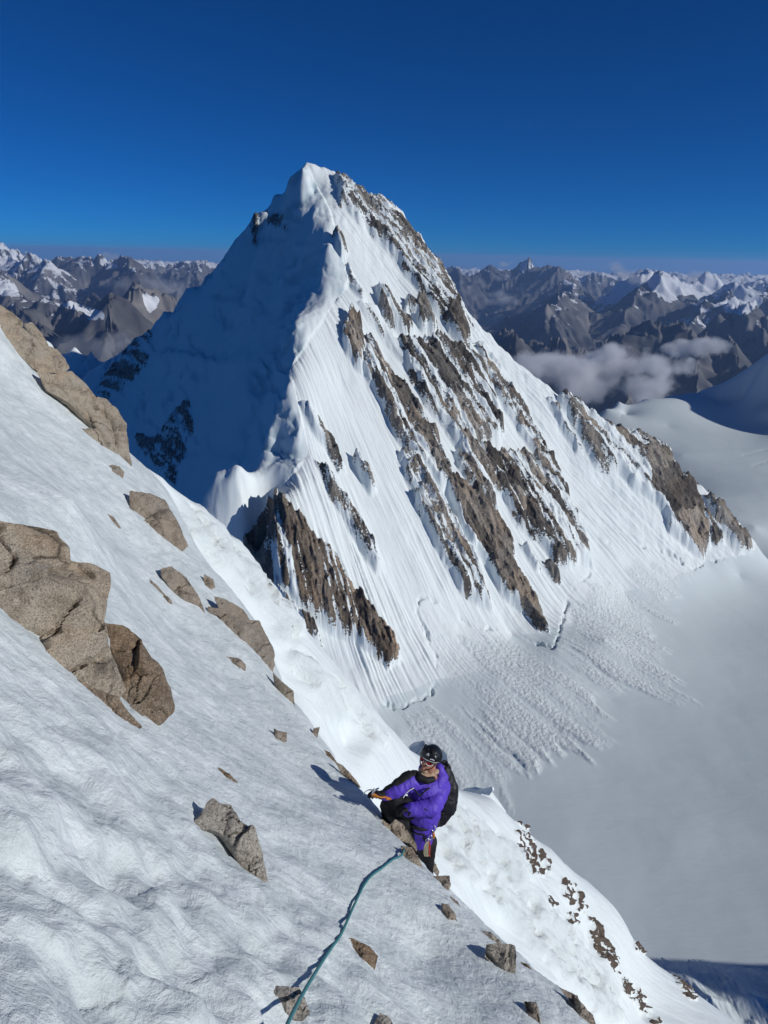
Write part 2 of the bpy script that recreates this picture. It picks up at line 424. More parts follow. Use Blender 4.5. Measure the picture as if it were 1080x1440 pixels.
ROCKS = [  # traced bands of rock: density, warmth, outline in the photograph
    (.62, .2, [(470, 248), (488, 262), (520, 283), (556, 298), (584, 335), (606, 362), (624, 382), (644, 420), (658, 450), (664, 480), (650, 492), (632, 470), (612, 445), (592, 415), (568, 385), (545, 352), (520, 330), (498, 308), (478, 288)]),
    (.9, .3, [(468, 335), (478, 340), (488, 360), (482, 368), (474, 355)]), (.6, .2, [(482, 372), (492, 380), (515, 424), (508, 426), (490, 398)]),
    (.8, .2, [(528, 405), (550, 425), (582, 470), (572, 478), (548, 462), (533, 435)]), (1.1, .1, [(586, 428), (600, 434), (616, 466), (608, 475), (592, 464), (586, 446)]),
    (.9, .1, [(568, 424), (588, 438), (589, 452), (572, 442)]), (1.1, .4, [(626, 458), (640, 432), (656, 455), (662, 482), (652, 494), (636, 477)]),
    (.78, .1, [(556, 484), (590, 492), (620, 484), (650, 498), (680, 518), (692, 545), (700, 578), (708, 602), (702, 627), (680, 636), (655, 628), (636, 602), (618, 572), (598, 545), (576, 518)]),
    (.68, .5, [(664, 490), (680, 492), (712, 535), (738, 580), (762, 625), (778, 660), (768, 664), (742, 630), (716, 590), (690, 545)]),
    (1.05, .6, [(482, 475), (494, 448), (508, 462), (516, 500), (510, 526), (498, 520), (488, 502)]),
    (.78, .4, [(512, 478), (530, 498), (547, 530), (577, 560), (592, 590), (612, 620), (630, 655), (642, 694), (622, 694), (600, 672), (575, 642), (558, 620), (545, 590), (532, 568), (522, 545), (512, 520)]),
    (.70, .1, [(581, 688), (600, 715), (622, 757), (652, 798), (678, 825), (694, 864), (674, 854), (648, 836), (628, 802), (612, 772), (598, 742), (584, 712)]),
    (1.15, .5, [(626, 686), (655, 692), (682, 713), (699, 730), (712, 760), (722, 780), (724, 800), (742, 830), (757, 860), (771, 890), (755, 888), (738, 866), (712, 846), (698, 822), (688, 800), (663, 780), (648, 750), (638, 720)]),
    (.66, .5, [(560, 640), (592, 650), (612, 690), (642, 740), (668, 790), (684, 822), (660, 812), (638, 782), (608, 742), (588, 702), (568, 670)]),
    (.85, .4, [(640, 618), (700, 648), (742, 648), (777, 690), (792, 720), (802, 750), (818, 792), (800, 803), (780, 793), (763, 772), (743, 752), (728, 742), (708, 702), (688, 692), (663, 672), (648, 645)]),
    (.95, .2, [(748, 648), (776, 652), (792, 690), (802, 720), (818, 750), (833, 802), (815, 792), (798, 762), (778, 712), (762, 682)]),
    (.75, .2, [(565, 498), (590, 503), (607, 535), (622, 565), (642, 600), (662, 640), (672, 662), (650, 643), (628, 612), (603, 577), (583, 547), (571, 520)]),
    (.75, .2, [(640, 638), (666, 655), (692, 690), (704, 724), (685, 718), (663, 687), (643, 662)]),
    (.55, .3, [(420, 564), (434, 572), (455, 600), (474, 630), (488, 668), (476, 668), (458, 636), (438, 606)]),
    (.85, .3, [(498, 648), (508, 650), (518, 672), (528, 694), (520, 696), (506, 674)]),
    (.75, .3, [(444, 652), (456, 662), (478, 692), (500, 730), (524, 768), (540, 808), (530, 810), (508, 778), (484, 738), (462, 698)]),
    (1.0, 1., [(378, 700), (396, 714), (427, 748), (447, 773), (472, 798), (492, 833), (517, 863), (542, 893), (563, 932), (545, 944), (520, 922), (495, 903), (468, 892), (448, 878), (420, 862), (400, 842), (386, 802), (383, 762), (374, 722)]),
    (.8, .6, [(384, 826), (412, 858), (444, 895), (456, 912), (430, 904), (400, 862)]),
    (.72, .2, [(783, 562), (800, 566), (812, 576), (837, 593), (862, 608), (892, 618), (922, 628), (940, 640), (946, 660), (938, 700), (920, 712), (905, 700), (890, 690), (870, 668), (850, 668), (833, 656), (823, 630), (803, 600)]),
    (1.15, .4, [(900, 640), (940, 642), (950, 668), (965, 690), (980, 720), (996, 755), (1000, 770), (988, 786), (972, 776), (958, 765), (943, 745), (933, 725), (915, 700)]),
    (1.05, .3, [(956, 672), (976, 692), (990, 722), (1010, 752), (1016, 768), (1004, 770), (990, 742), (972, 712)]),
    (1.1, .2, [(990, 700), (1012, 718), (1042, 753), (1058, 776), (1040, 778), (1022, 760), (1004, 735)]),
    (.7, .3, [(770, 565), (778, 568), (796, 600), (818, 642), (810, 642), (786, 602)]),
    (.55, .0, [(200, 458), (218, 470), (208, 510), (182, 540), (150, 568), (130, 552), (150, 520), (180, 488)]),
    (.58, .0, [(266, 558), (274, 600), (258, 640), (245, 682), (213, 662), (188, 622), (184, 608), (220, 613), (240, 580)]),
    (.85, .0, [(354, 302), (364, 303), (362, 344), (354, 344)]), (.6, .0, [(374, 304), (404, 302), (402, 328), (376, 326)]),
    (.85, .3, [(338, 760), (360, 738), (378, 703), (384, 740), (386, 800), (393, 835), (375, 818), (353, 792)]),
    (.75, .2, [(732, 772), (742, 775), (760, 806), (752, 806)]), (.8, .2, [(766, 800), (774, 800), (786, 824), (778, 824)]),
    (.4, .1, [(500, 425), (530, 430), (560, 480), (600, 500), (620, 560), (580, 540), (540, 480), (515, 450)]),
    (.42, .3, [(600, 380), (630, 400), (690, 500), (760, 620), (750, 640), (700, 560), (650, 500), (610, 430)]),
]
rock = np.zeros(X.shape); warm = np.zeros(X.shape)
wx = px + 5 * fbm(X / 22, Y / 22, 3, 5) ; wy = py + 5 * fbm(X / 22, Y / 22, 3, 9)
for dens, wm, pl in ROCKS:
    pa = np.array(pl); x0, y0 = pa.min(0) - 14; x1, y1 = pa.max(0) + 14
    s = (wx > x0) & (wx < x1) & (wy > y0) & (wy < y1) & (RR > 600)
    sdv = poly_sd(wx[s], wy[s], pl)
    v = sstep(-5, 6, sdv) * dens
    warm[s] = np.where(v > rock[s], wm, warm[s]); rock[s] = np.maximum(rock[s], v)
lft = px < 340
fl = np.where(lft, fbm((X + Y) / 30, Z0 / 14, 5, 36, 0.6), fbm(phi * 60 + 0.5 * fbm(X / 40, Y / 40, 3, 32), rho / 120, 5, 31, 0.62))
blk = fbm(X / 14, Y / 14, 4, 41, 0.6)
ledge = fbm((Z0 + 0.3 * X) / 16, (X + Y) / 90, 4, 47)
rockv = np.clip(rock, 0, 1.15) - 0.06 + (1.05 * fl + 0.38 * blk + 0.42 * ledge) * sstep(0.02, 0.3, rock)
# rough slivers of rock sprinkled over the mixed ground between the bands
rockv -= 0.75 * sstep(0.10, 0.30, fbm(phi * 42 + 0.25 * fbm(X / 80, Y / 80, 3, 34), rho / 520, 3, 35)) * (rock < 1.02) * (px > 385)
rmask = sstep(0.46, 0.60, rockv)

# bergschrund
SCH = [[(540, 992), (566, 996), (582, 985), (606, 978), (614, 955), (613, 925), (603, 905), (598, 885), (586, 862), (590, 845), (604, 840), (626, 858), (650, 874), (668, 884), (690, 884), (704, 893), (722, 890), (750, 903), (778, 914),
        (786, 893), (794, 862), (800, 838), (812, 822), (828, 808)], [(840, 770), (862, 768), (880, 760), (905, 772), (935, 776), (960, 792)], [(1018, 786), (992, 790), (975, 800)]]
sch = np.zeros(X.shape); below = np.zeros(X.shape)
for L in SCH:
    jx = px + 5 * fbm(X / 9, Y / 9, 3, 77); jy = py + 5 * fbm(X / 9, Y / 9, 3, 78)
    s = (py > 740) & (px > 520)
    d, _ = seg_dist(jx[s], jy[s], L)
    sch[s] = np.maximum(sch[s], 1 - sstep(0.6, 3.2, d))
# avalanche debris
DEB = [[(600, 850), (640, 880), (700, 900), (780, 920), (830, 955), (850, 975), (850, 1010), (872, 1050), (830, 1062), (800, 1056), (765, 1084), (745, 1086), (715, 1062), (680, 1030), (650, 1000), (620, 950)],
       [(790, 915), (800, 850), (850, 800), (900, 850), (935, 885), (930, 930), (960, 965), (978, 1000), (930, 985), (880, 970), (850, 970)],
       [(850, 780), (930, 790), (1000, 790), (960, 830), (935, 880), (890, 850)], [(545, 1000), (620, 985), (690, 1030), (740, 1085), (700, 1100), (640, 1110), (560, 1060)], [(680, 1070), (712, 1100), (712, 1145), (690, 1120)]]
deb = np.zeros(X.shape)
ex = px + 44 * fbm(phi * 34, rho / 110, 5, 87); ey = py + 44 * fbm(phi * 34, rho / 110, 5, 88)
for k, L in enumerate(DEB):
    s = (py > 760) & (px > 500)
    v = sstep(-3, 14, poly_sd(ex[s], ey[s], L)) * (1.0, .95, .8, .7, .8)[k]
    deb[s] = np.maximum(deb[s], v)
deb = deb * (0.30 + 0.70 * sstep(-0.22, 0.16, fbm(phi * 26, rho / 220, 4, 89)))
onpeak = sstep(GZ + 12, GZ + 45, Z0) * (RR > 500) * (1 - sstep(1500, 1700, RR) * (X > 0))
face = sstep(0, 25, (X * 0.72 - Y + Z0 - FC) * 0 + 1) * onpeak
flankside = sstep(0.0, 0.05, (px < np.interp(py, [232, 300, 400, 520, 640, 700, 830], [430, 465, 490, 408, 436, 385, 388])).astype(float))
snowface = onpeak * (1 - rmask) * (1 - flankside) * (1 - deb)
# flutes: sharp little ridges running down the face
FLU = [(1.9, [(400, 700), (440, 650), (480, 650), (540, 820), (620, 960), (545, 990), (470, 860)]), (1.6, [(640, 430), (670, 440), (850, 640), (930, 760), (880, 770), (820, 690), (760, 640)]),
       (2.2, [(780, 660), (830, 660), (960, 790), (880, 780), (820, 760)]), (1.5, [(440, 440), (480, 410), (500, 450), (480, 540), (430, 520)]), (1.3, [(600, 700), (700, 800), (780, 910), (600, 850), (560, 760)]),
       (1.6, [(720, 760), (760, 770), (830, 800), (780, 900)])]
famp = np.full(X.shape, 0.55)
for a, L in FLU:
    s = (px > 380) & (py > 380)
    famp[s] = np.maximum(famp[s], a * sstep(-25, 10, poly_sd(px[s], py[s], L)))
famp = famp * (0.45 + 1.3 * sstep(-0.35, 0.35, fbm(X / 70, Y / 70, 4, 6)))
fw = 0.05 * fbm(X / 120, Y / 120, 3, 3)
f1 = ridged((phi + fw * 0.06) * 75, rho / 260, 2, 11); f2 = ridged((phi + fw * 0.04) * 170, rho / 170, 2, 13)
flut = (1.7 * f1 + 1.0 * f2) * famp * snowface
# rock relief: blocky, elongated down the fall line
r1 = ridged(phi * 26 + 0.4 * fbm(X / 60, Y / 60, 3, 2), rho / 110, 5, 21, 0.55)
r2 = ridged(X / 26, Y / 26, 5, 22, 0.6)
r3 = ridged(phi * 80 + 0.8 * fbm(X / 25, Y / 25, 3, 4), rho / 55, 4, 23, 0.6)
rockrel = sstep(0.15, 0.8, rock) * (1 - 0.8 * flankside * (px < 415)) * (6.0 + 13.0 * r1 + 9.0 * r2 + 8.0 * r3) + rmask * 2.5 * (1 + blk)
# soft wind-shaped snow on the shaded flank
soft = fbm(X / 130, Y / 190, 4, 51) * 16 + fbm(X / 35, Y / 55, 4, 52) * 5 + ridged(X / 60 + 0.4 * fbm(X / 40, Y / 40, 2, 54), Y / 120, 4, 53) * 4 * sstep(-0.1, 0.3, fbm(X / 120, Z0 / 90, 3, 55))
ser = np.zeros(X.shape)
BUMP = [(16, 300, 520, 48, 16), (12, 245, 505, 22, 12), (14, 330, 672, 34, 26), (10, 316, 700, 24, 20), (9, 405, 668, 46, 20), (8, 410, 470, 14, 22), (10, 455, 375, 26, 24), (8, 375, 325, 18, 8)]
for a, cx, cy, sx, sy in BUMP:
    s = (np.abs(px - cx) < 3 * sx) & (np.abs(py - cy) < 3 * sy)
    ser[s] += a * np.exp(-((px[s] - cx) / sx) ** 2 - ((py[s] - cy) / sy) ** 2)
flk = flankside * onpeak
Z = Z0 + flut + rockrel * onpeak + (soft + ser) * flk * (1 - rmask * 0.5)
Z += onpeak * (1 - flk) * (1 - rmask) * fbm(X / 70, Y / 70, 4, 61) * 4
sch *= sstep(-0.25, 0.15, fbm(X / 30, Y / 30, 3, 79)) * (0.6 + fbm(X / 12, Y / 12, 2, 80))
Z -= sch * 6.5 * (Z0 > GZ + 4)
Z += onpeak * sstep(1150, 1250, RR) * (1 - rmask) * 3.2 * fbm(X / 12, Y / 16, 4, 68)
Z += deb * (2.0 + 0.8 * fbm(phi * 60, rho / 90, 4, 63, 0.6) + 1.6 * fbm(X / 6, Y / 6, 4, 64, 0.7))
gl = (1 - onpeak)
Z += gl * (fbm(X / 300, Y / 300, 3, 65) * 3 + fbm(X / 60, Y / 60, 3, 66) * 0.6) * (1 - deb)
# crevasse field on the far snow basin
crev = np.zeros(X.shape)
for L in ([(1045, 640), (1062, 637), (1080, 632)], [(1060, 655), (1080, 649)], [(1028, 568), (1045, 570), (1062, 574)], [(872, 585), (880, 578), (886, 574)]):
    s = (px > 860) & (RR > 1500)
    d, _ = seg_dist(px[s] + 1.5 * fbm(X[s] / 20, Y[s] / 20, 3, 71), py[s] + 1.5 * fbm(X[s] / 20, Y[s] / 20, 3, 72), L)
    crev[s] = np.maximum(crev[s], 1 - sstep(0.3, 1.6, d))
Z -= crev * 2.2 * (0.5 + 0.5 * fbm(X / 20, Y / 20, 2, 73))
icef = flk * (1 - rmask) * np.clip(0.85 * sstep(0.45, 0.8, ridged(X / 75 + 0.5 * fbm(Z0 / 40, X / 60, 3, 57), Z0 / 38, 4, 58)) * sstep(-0.15, 0.25, fbm(X / 110, Z0 / 110, 3, 59)), 0, 0.8)  # blue ice bands; their dark tone also stands in for relief shading
Z -= icef * 5
co = np.stack([X, Y, Z], -1).reshape(-1, 3)
flow = np.stack([phi, rho, 0 * phi], -1).reshape(-1, 3)
attrs = dict(rock=rockv.ravel(), warm=warm.ravel(), debris=deb.ravel(), flow=flow, softsnow=(flk * (1 - rmask)).ravel(), crev=crev.ravel(), ice=icef.ravel())
Q = grid_quads(*X.shape)
qc = lambda a: a.ravel()[Q].mean(1)
is_peak = (qc(onpeak) > 0.5) & (qc(deb) < 0.4) | (qc(rock) > 0.3)
Q = Q[:, ::-1]
c1, q1, a1 = sub_mesh(co, Q, is_peak, attrs)
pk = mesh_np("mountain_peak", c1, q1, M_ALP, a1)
tag(pk, "steep snow and rock pyramid peak rising beyond the climber", kind='structure')
c1, q1, a1 = sub_mesh(co, Q, ~is_peak, attrs)
gl_o = mesh_np("glacier", c1, q1, M_GLA, a1)
tag(gl_o, "smooth grey snow glacier basin under the peak with avalanche debris", kind='structure')

# ================================================================== FAR RANGES
def erosion_filter(x, y, h, cell, strength, octaves=4, seed=3):
    """adds gullies that run down the slope of h (x, y on any grid: gradient passed as fields)"""
    return None
azr = np.radians(np.r_[np.arange(-44, -31, 0.25), np.arange(-31, -12, 0.075), np.arange(-12, 3, 0.3), np.arange(3, 31, 0.075), np.arange(31, 44, 0.25)])
rd = np.r_[np.arange(3400, 6500, 90), np.arange(6500, 14500, 28), np.geomspace(14500, 36000, 250), np.geomspace(36000, 88000, 90)[1:]]
AZ, RR = np.meshgrid(azr, rd)
X, Y = RR * np.sin(AZ), RR * np.cos(AZ)
def line3(pts): return [at_y(x, y, d * 1000.0) for x, y, d in pts]
RANGES = [  # crest slope, snow, crest (photo x, photo y, km)
    (.62, .0, [(625, 378, 24), (650, 384, 25), (668, 380, 25), (690, 383, 26), (703, 378, 26), (712, 372, 26), (728, 381, 26), (745, 364, 25), (756, 376, 25), (770, 384, 24), (785, 378, 23), (800, 390, 23), (830, 402, 22), (850, 408, 22)]),
    (.55, .9, [(850, 408, 20), (880, 398, 20), (905, 390, 19), (918, 380, 18), (935, 376, 18), (950, 381, 18), (968, 388, 18.5), (988, 390, 19), (1012, 404, 20)]),
    (.6, .2, [(935, 378, 18), (915, 400, 16), (900, 412, 15), (882, 428, 14), (872, 448, 13)]),
    (.6, .5, [(1100, 392, 17), (1078, 395, 17), (1058, 402, 17), (1040, 404, 16.5), (1015, 418, 15), (990, 428, 14), (962, 446, 12.5)]),
    (.9, .0, [(640, 462, 10), (668, 458, 9.5), (690, 450, 9), (708, 444, 8.8), (730, 450, 8.8), (742, 462, 8.8), (765, 456, 8.6), (790, 452, 8.5), (812, 462, 8.6), (830, 468, 8.8), (850, 456, 9), (868, 455, 9), (895, 465, 9), (920, 474, 9), (945, 472, 9),
              (965, 488, 8.6), (985, 492, 8.4), (1010, 498, 8.2), (1030, 508, 8), (1048, 522, 7.6)]),
    (.7, .0, [(708, 444, 8.8), (722, 480, 8.0), (745, 520, 7.2)]), (.8, .0, [(868, 455, 9), (880, 490, 8.2), (890, 530, 7.4)]), (.8, .0, [(985, 492, 8.4), (980, 520, 7.6), (985, 550, 7)]),
    (.6, .1, [(1100, 430, 11), (1070, 440, 11), (1040, 438, 11.5), (1018, 448, 11.5), (1000, 460, 11)]), (.6, .3, [(800, 400, 20), (820, 410, 18), (790, 425, 15), (770, 440, 13)]),
    # left hand side
    (.6, .5, [(-40, 345, 22), (-5, 346, 22), (6, 352, 22), (20, 360, 21), (32, 368, 20), (45, 358, 20), (58, 370, 20), (75, 376, 19)]),
    (.65, .2, [(80, 372, 22), (98, 366, 22), (112, 363, 22), (126, 361, 21), (136, 368, 21), (150, 358, 22), (165, 372, 21), (181, 366, 20), (196, 386, 19)]),
    (.8, .1, [(181, 366, 20), (190, 380, 18), (200, 392, 17)]), (.6, .3, [(200, 380, 26), (220, 374, 27), (245, 378, 27), (260, 369, 26), (280, 366, 26), (300, 370, 26), (330, 372, 26)]),
    (.65, .3, [(-30, 388, 13), (0, 392, 13), (15, 404, 12.5), (35, 410, 12), (60, 418, 11.5), (78, 406, 13), (92, 410, 13)]), (.8, .0, [(100, 412, 13), (118, 404, 12.5), (130, 396, 12.5), (145, 406, 12), (155, 412, 12)]),
    (.75, .1, [(60, 425, 10), (80, 424, 10), (100, 426, 10), (115, 438, 9.5), (122, 458, 9)]), (.75, .0, [(0, 415, 9.5), (30, 420, 9.5), (52, 428, 9.2), (62, 448, 8.8)]),
    (.8, .15, [(195, 408, 9.5), (210, 420, 9.4), (225, 428, 9.4), (245, 440, 9.4)]), (.8, .0, [(195, 408, 9.5), (186, 425, 9), (170, 445, 8.4), (152, 458, 8), (140, 478, 7.4)]), (.8, .0, [(160, 450, 8.2), (180, 470, 7.6), (178, 490, 7.2)]),
    (.6, .4, [(215, 405, 15), (240, 412, 15), (262, 410, 15), (285, 405, 15)]),
]
wxn = 420 * fbm(X / 2600, Y / 2600, 4, 101); wyn = 420 * fbm(X / 2600, Y / 2600, 4, 102)
wsc = np.clip(RR / 16000, 0.35, 1.5)
xx, yy = X + wxn * wsc * 0.6, Y + wyn * wsc * 0.6
H = np.full(X.shape, -2350.0) + 200 * fbm(X / 5000, Y / 5000, 4, 103)
SNW = np.zeros(X.shape)
for sl, sn, pts in RANGES:
    L = line3(pts)
    d, tt = seg_dist(xx, yy, L)
    zc = np.interp(tt, np.linspace(0, 1, len(L)), [p[2] for p in L])
    h = zc - d * sl * (1 - 0.25 * sstep(0, 3500, d)) 
    w = h > H
    SNW = np.where(w, np.maximum(0, sn - d / 4000), SNW)
    H = np.maximum(H, h) 
# the countless low ranges that run to the horizon
far = sstep(17000, 30000, RR)
hf = ridged(X / 7500, Y / 7500, 6, 111, 0.55)
Hf = -0.0250 * RR + hf * 0.0135 * RR * (0.8 + 0.2 * far)
H = np.maximum(H, Hf - 6000 * (1 - sstep(21000, 30000, RR)))
SNW = np.where((Hf >= H) & (RR > 29000), 0.30 + 0.1 * hf, SNW)
# gullies down the slopes, computed by cosine cells aligned with the local slope
dHr = np.gradient(H, axis=0) / np.gradient(RR, axis=0); dHa = np.gradient(H, axis=1) / (RR * np.gradient(AZ, axis=1))
gx = dHr * np.sin(AZ) + dHa * np.cos(AZ); gy = dHr * np.cos(AZ) - dHa * np.sin(AZ)
gl_ = np.hypot(gx, gy) + 1e-4
relief = sstep(-2350, -1300, H)
amp0 = 190.0
def gully(x, y, dx, dy, seed):
    ix, iy = np.floor(x), np.floor(y); fx, fy = x - ix, y - iy
    va = 0; wt = 0
    for i in (-1, 0, 1, 2):
        for j in (-1, 0, 1, 2):
            hh = _hash(ix + i, iy + j, seed)
            hx = ((hh & 0xFFFF) / 65536.0 - 0.5) * 0.9; hy = ((hh >> 16) / 65536.0 - 0.5) * 0.9
            ax = fx - i - hx; ay = fy - j - hy
            w = np.exp(-(ax * ax + ay * ay) * 2.0)
            va = va + np.cos((ax * dx + ay * dy) * 2 * math.pi) * w; wt = wt + w
    return va / wt
px_, py_ = -gy / gl_, gx / gl_
E = 0
for k, (sc_, am) in enumerate([(720.0, .5), (330.0, .30), (150.0, .18)]):
    E = E + gully(X / sc_, Y / sc_, px_ * 0.9, py_ * 0.9, 200 + k) * am
def multi(x, y, octv, seed):
    a, w, sm = 1.0, 1.0, 0
    for o in range(octv):
        n = 1 - np.abs(perlin(x, y, seed + o * 13)) * 1.7; n = n * n * w; w = np.clip(n * 1.8, 0, 1); sm = sm + n * a
        x = x * 2.13 + 7.7; y = y * 2.13 - 3.3; a *= 0.5
    return sm - 0.9
mid = multi(X / 3300 + 0.15 * fbm(X / 900, Y / 900, 3, 119), Y / 3300, 8, 120)
H2 = H + relief * (amp0 * E * np.clip(gl_ * 1.9, 0.1, 1.1) + 300 * mid * (0.6 + 0.4 * sstep(0.1, 0.5, gl_)))
g2r = np.gradient(H2, axis=0) / np.gradient(RR, axis=0); g2a = np.gradient(H2, axis=1) / (RR * np.gradient(AZ, axis=1))
slope = np.hypot(g2r, g2a)
P = np.stack([X, Y, H2], -1).reshape(-1, 3)
alt = sstep(-1500, -100, H2)
snow = SNW * 1.0 + 0.34 * alt - 0.35 * sstep(0.5, 1.1, slope) + 0.12 * (g2r > 0) 
# glaciers lying in the high valleys
pxx, pyy, _ = to_px(P); pxx = pxx.reshape(X.shape); pyy = pyy.reshape(X.shape)
for dens, k0, k1, L in [(1., 12000, 20000, [(905, 392), (938, 380), (985, 395), (1000, 405), (940, 425), (925, 415)]), (1., 8000, 16000, [(75, 428), (100, 424), (140, 436), (148, 445), (125, 452), (118, 440)]),
                        (1., 9000, 16000, [(0, 395), (22, 402), (30, 418), (0, 415)]), (.9, 8000, 14000, [(200, 412), (225, 418), (222, 430), (210, 440), (202, 425)]), (.9, 12000, 30000, [(8, 358), (28, 366), (38, 378), (12, 372)]),
                        (.9, 15000, 24000, [(138, 362), (150, 362), (168, 376), (150, 380), (140, 372)]), (.8, 15000, 24000, [(178, 366), (192, 380), (194, 388), (184, 380)]),
                        (.9, 15000, 30000, [(728, 372), (745, 366), (752, 378), (735, 384)]), (.9, 15000, 25000, [(840, 405), (870, 396), (880, 402), (845, 418)]), (.8, 9000, 20000, [(1015, 425), (1045, 415), (1078, 420), (1050, 445), (1020, 440)]),
                        (.9, 8000, 12000, [(742, 448), (770, 468), (766, 474), (745, 458)]), (.9, 10000, 20000, [(1020, 395), (1080, 394), (1080, 410), (1030, 412)])]:
    s = (RR > k0) & (RR < k1)
    v = sstep(-4, 4, poly_sd(pxx[s] + 3 * fbm(X[s] / 500, Y[s] / 500, 4, 131), pyy[s] + 3 * fbm(X[s] / 500, Y[s] / 500, 4, 132), L)) * dens
    snow[s] = np.maximum(snow[s], v)
low = 1 - sstep(-2100, -1500, H2)
rg = mesh_np("distant_mountains", P, grid_quads(*X.shape)[:, ::-1], M_RNG, dict(snow=snow.ravel(), low=low.ravel()))
tag(rg, "hazy ranges of rocky mountains and valleys out to the horizon", kind='structure')

# hill on the right-hand side of the basin, out of the frame: its shadow lies on the near glacier
hx, hy = np.meshgrid(np.linspace(-340, 340, 120), np.linspace(-300, 200, 110))
ys_ = np.where(hy > 0, hy * 1.9, -hy * 0.75)
hzz = 205 - np.where(hx > 0, hx * 0.8, -hx * 1.15) - ys_ + 16 * fbm(hx / 60, hy / 60, 5, 140)
hill = mesh_np("snow_hill", np.stack([hx + 640, hy + 290, np.maximum(hzz, -40) + GZ], -1).reshape(-1, 3), grid_quads(*hx.shape), M_GLA, dict(debris=np.zeros(hx.size), ice=np.zeros(hx.size)))
tag(hill, "steep snow hill on the right side of the glacier basin", kind='structure')
# small wind-carved snow ridge at the near edge of the glacier
gx0, gy0 = np.meshgrid(np.linspace(-60, 110, 240), np.linspace(-75, 55, 190))
fA, fB = at_y(1000, 1402, 378), at_y(1058, 1399, 381)
def fin(ax, ay, h, sl, pw, sk): 
    dx_, dy_ = gx0 - ax, gy0 - ay
    dx_ = dx_ + dy_ * sk
    return h * np.exp(-(np.abs(dx_) / sl) ** pw - (np.abs(dy_) / (sl * np.where(dy_ < 0, 3.2, 1.0))) ** pw)
cxr, cyr = fA[0], fA[1]
hF = np.maximum(fin(0, 0, fA[2] - GZ, 24, 0.95, 0.35), fin(fB[0] - cxr, fB[1] - cyr, fB[2] - GZ, 30, 1.1, 0.5)); hF = np.maximum(hF, fin(26, -14, 9, 20, 1.0, 0.4)); hF = np.maximum(hF, fin(60, -6, 13, 26, 1.1, 0.3))
hF = hF + 1.2 * fbm(gx0 / 9, gy0 / 16, 4, 150) + 0.5 * ridged(gx0 / 4, gy0 / 14, 3, 151) - 9 * sstep(0.15, 1, np.maximum(np.abs(gx0 - 25) / 85, np.abs(gy0 + 10) / 65) ** 2)
fr_ = mesh_np("snow_ridge", np.stack([gx0 + cxr, gy0 + cyr, hF + GZ], -1).reshape(-1, 3), grid_quads(*gx0.shape), M_GLA, dict(debris=np.zeros(gx0.size), ice=np.zeros(gx0.size)))
tag(fr_, "little sunlit snow fins in the bottom right corner of the glacier", kind='structure')
# ================================================================== FOREGROUND SLOPE
def mat_near_snow():
    t = NT("wind_packed_snow")
    p = t.pos(); fl = t.attr("flow", 'Vector')
    a = t.noise(t.vmul(fl, (22.0, 7.0, 1.0)), 1.0, 6, 0.62, 0.05)
    b = t.noise(p, 22.0, 6, 0.65)
    g = t.noise(p, 160.0, 3, 0.6)
    lump = t.noise(p, 7.0, 6, 0.62, 0.4)
    big = t.noise(p, 2.6, 6, 0.6, 0.4)
    c = t.mix(t.ramp(big, [(0.36, 0.0), (0.66, 1.0)]), (0.58, 0.635, 0.645), (0.80, 0.845, 0.85))
    c = t.mix(t.math('MULTIPLY', t.ramp(a, [(0.36, 1.0), (0.52, 0.0)]), 0.22), c, (0.47, 0.52, 0.54))
    c = t.mix(t.math('MULTIPLY', t.ramp(lump, [(0.34, 1.0), (0.5, 0.0)]), 0.25), c, (0.48, 0.53, 0.55))
    h = t.math('ADD', t.math('MULTIPLY', a, 0.008), t.math('MULTIPLY', b, 0.015))
    h = t.math('ADD', h, t.math('MULTIPLY', g, 0.0035)); h = t.math('ADD', h, t.math('MULTIPLY', lump, 0.05))
    return t.fin(c, t.ramp(a, [(0.3, 0.35), (0.6, 0.65)]), t.bump(h, 0.8, 1.0), spec=0.35)

def mat_flank():
    t = NT("bright_flank_snow_with_rock")
    p = t.pos(); fl = t.attr("flow", 'Vector'); rk = t.attr("rock"); lm = t.attr("lumpy")
    m = t.math('ADD', rk, t.math('MULTIPLY_ADD', t.noise(p, 1.6, 6, 0.7), 1.3, -0.65))
    fac = t.ramp(m, [(0.48, 0.0), (0.53, 1.0)])
    rc = t.ramp(t.noise(p, 5.0, 6, 0.7), [(0.3, (0.035, 0.028, 0.024)), (0.7, (0.17, 0.12, 0.09))])
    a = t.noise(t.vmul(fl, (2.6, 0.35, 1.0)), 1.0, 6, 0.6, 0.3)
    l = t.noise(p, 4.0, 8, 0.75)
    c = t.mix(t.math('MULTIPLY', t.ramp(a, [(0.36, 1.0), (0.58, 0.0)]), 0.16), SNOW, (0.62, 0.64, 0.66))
    c = t.mix(t.math('MULTIPLY', t.ramp(l, [(0.36, 1.0), (0.43, 0.0)]), t.math('MULTIPLY', lm, 0.22)), c, (0.50, 0.56, 0.58))  # crevice shade between the lumps put into the colour
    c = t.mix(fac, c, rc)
    h = t.math('ADD', t.math('MULTIPLY', a, 0.16), t.math('MULTIPLY', l, t.math('MULTIPLY_ADD', lm, 0.12, 0.03)))
    h = t.math('ADD', h, t.math('MULTIPLY', fac, 0.12))
    return t.fin(c, 0.6, t.bump(h, 0.85, 1.0), spec=0.25)

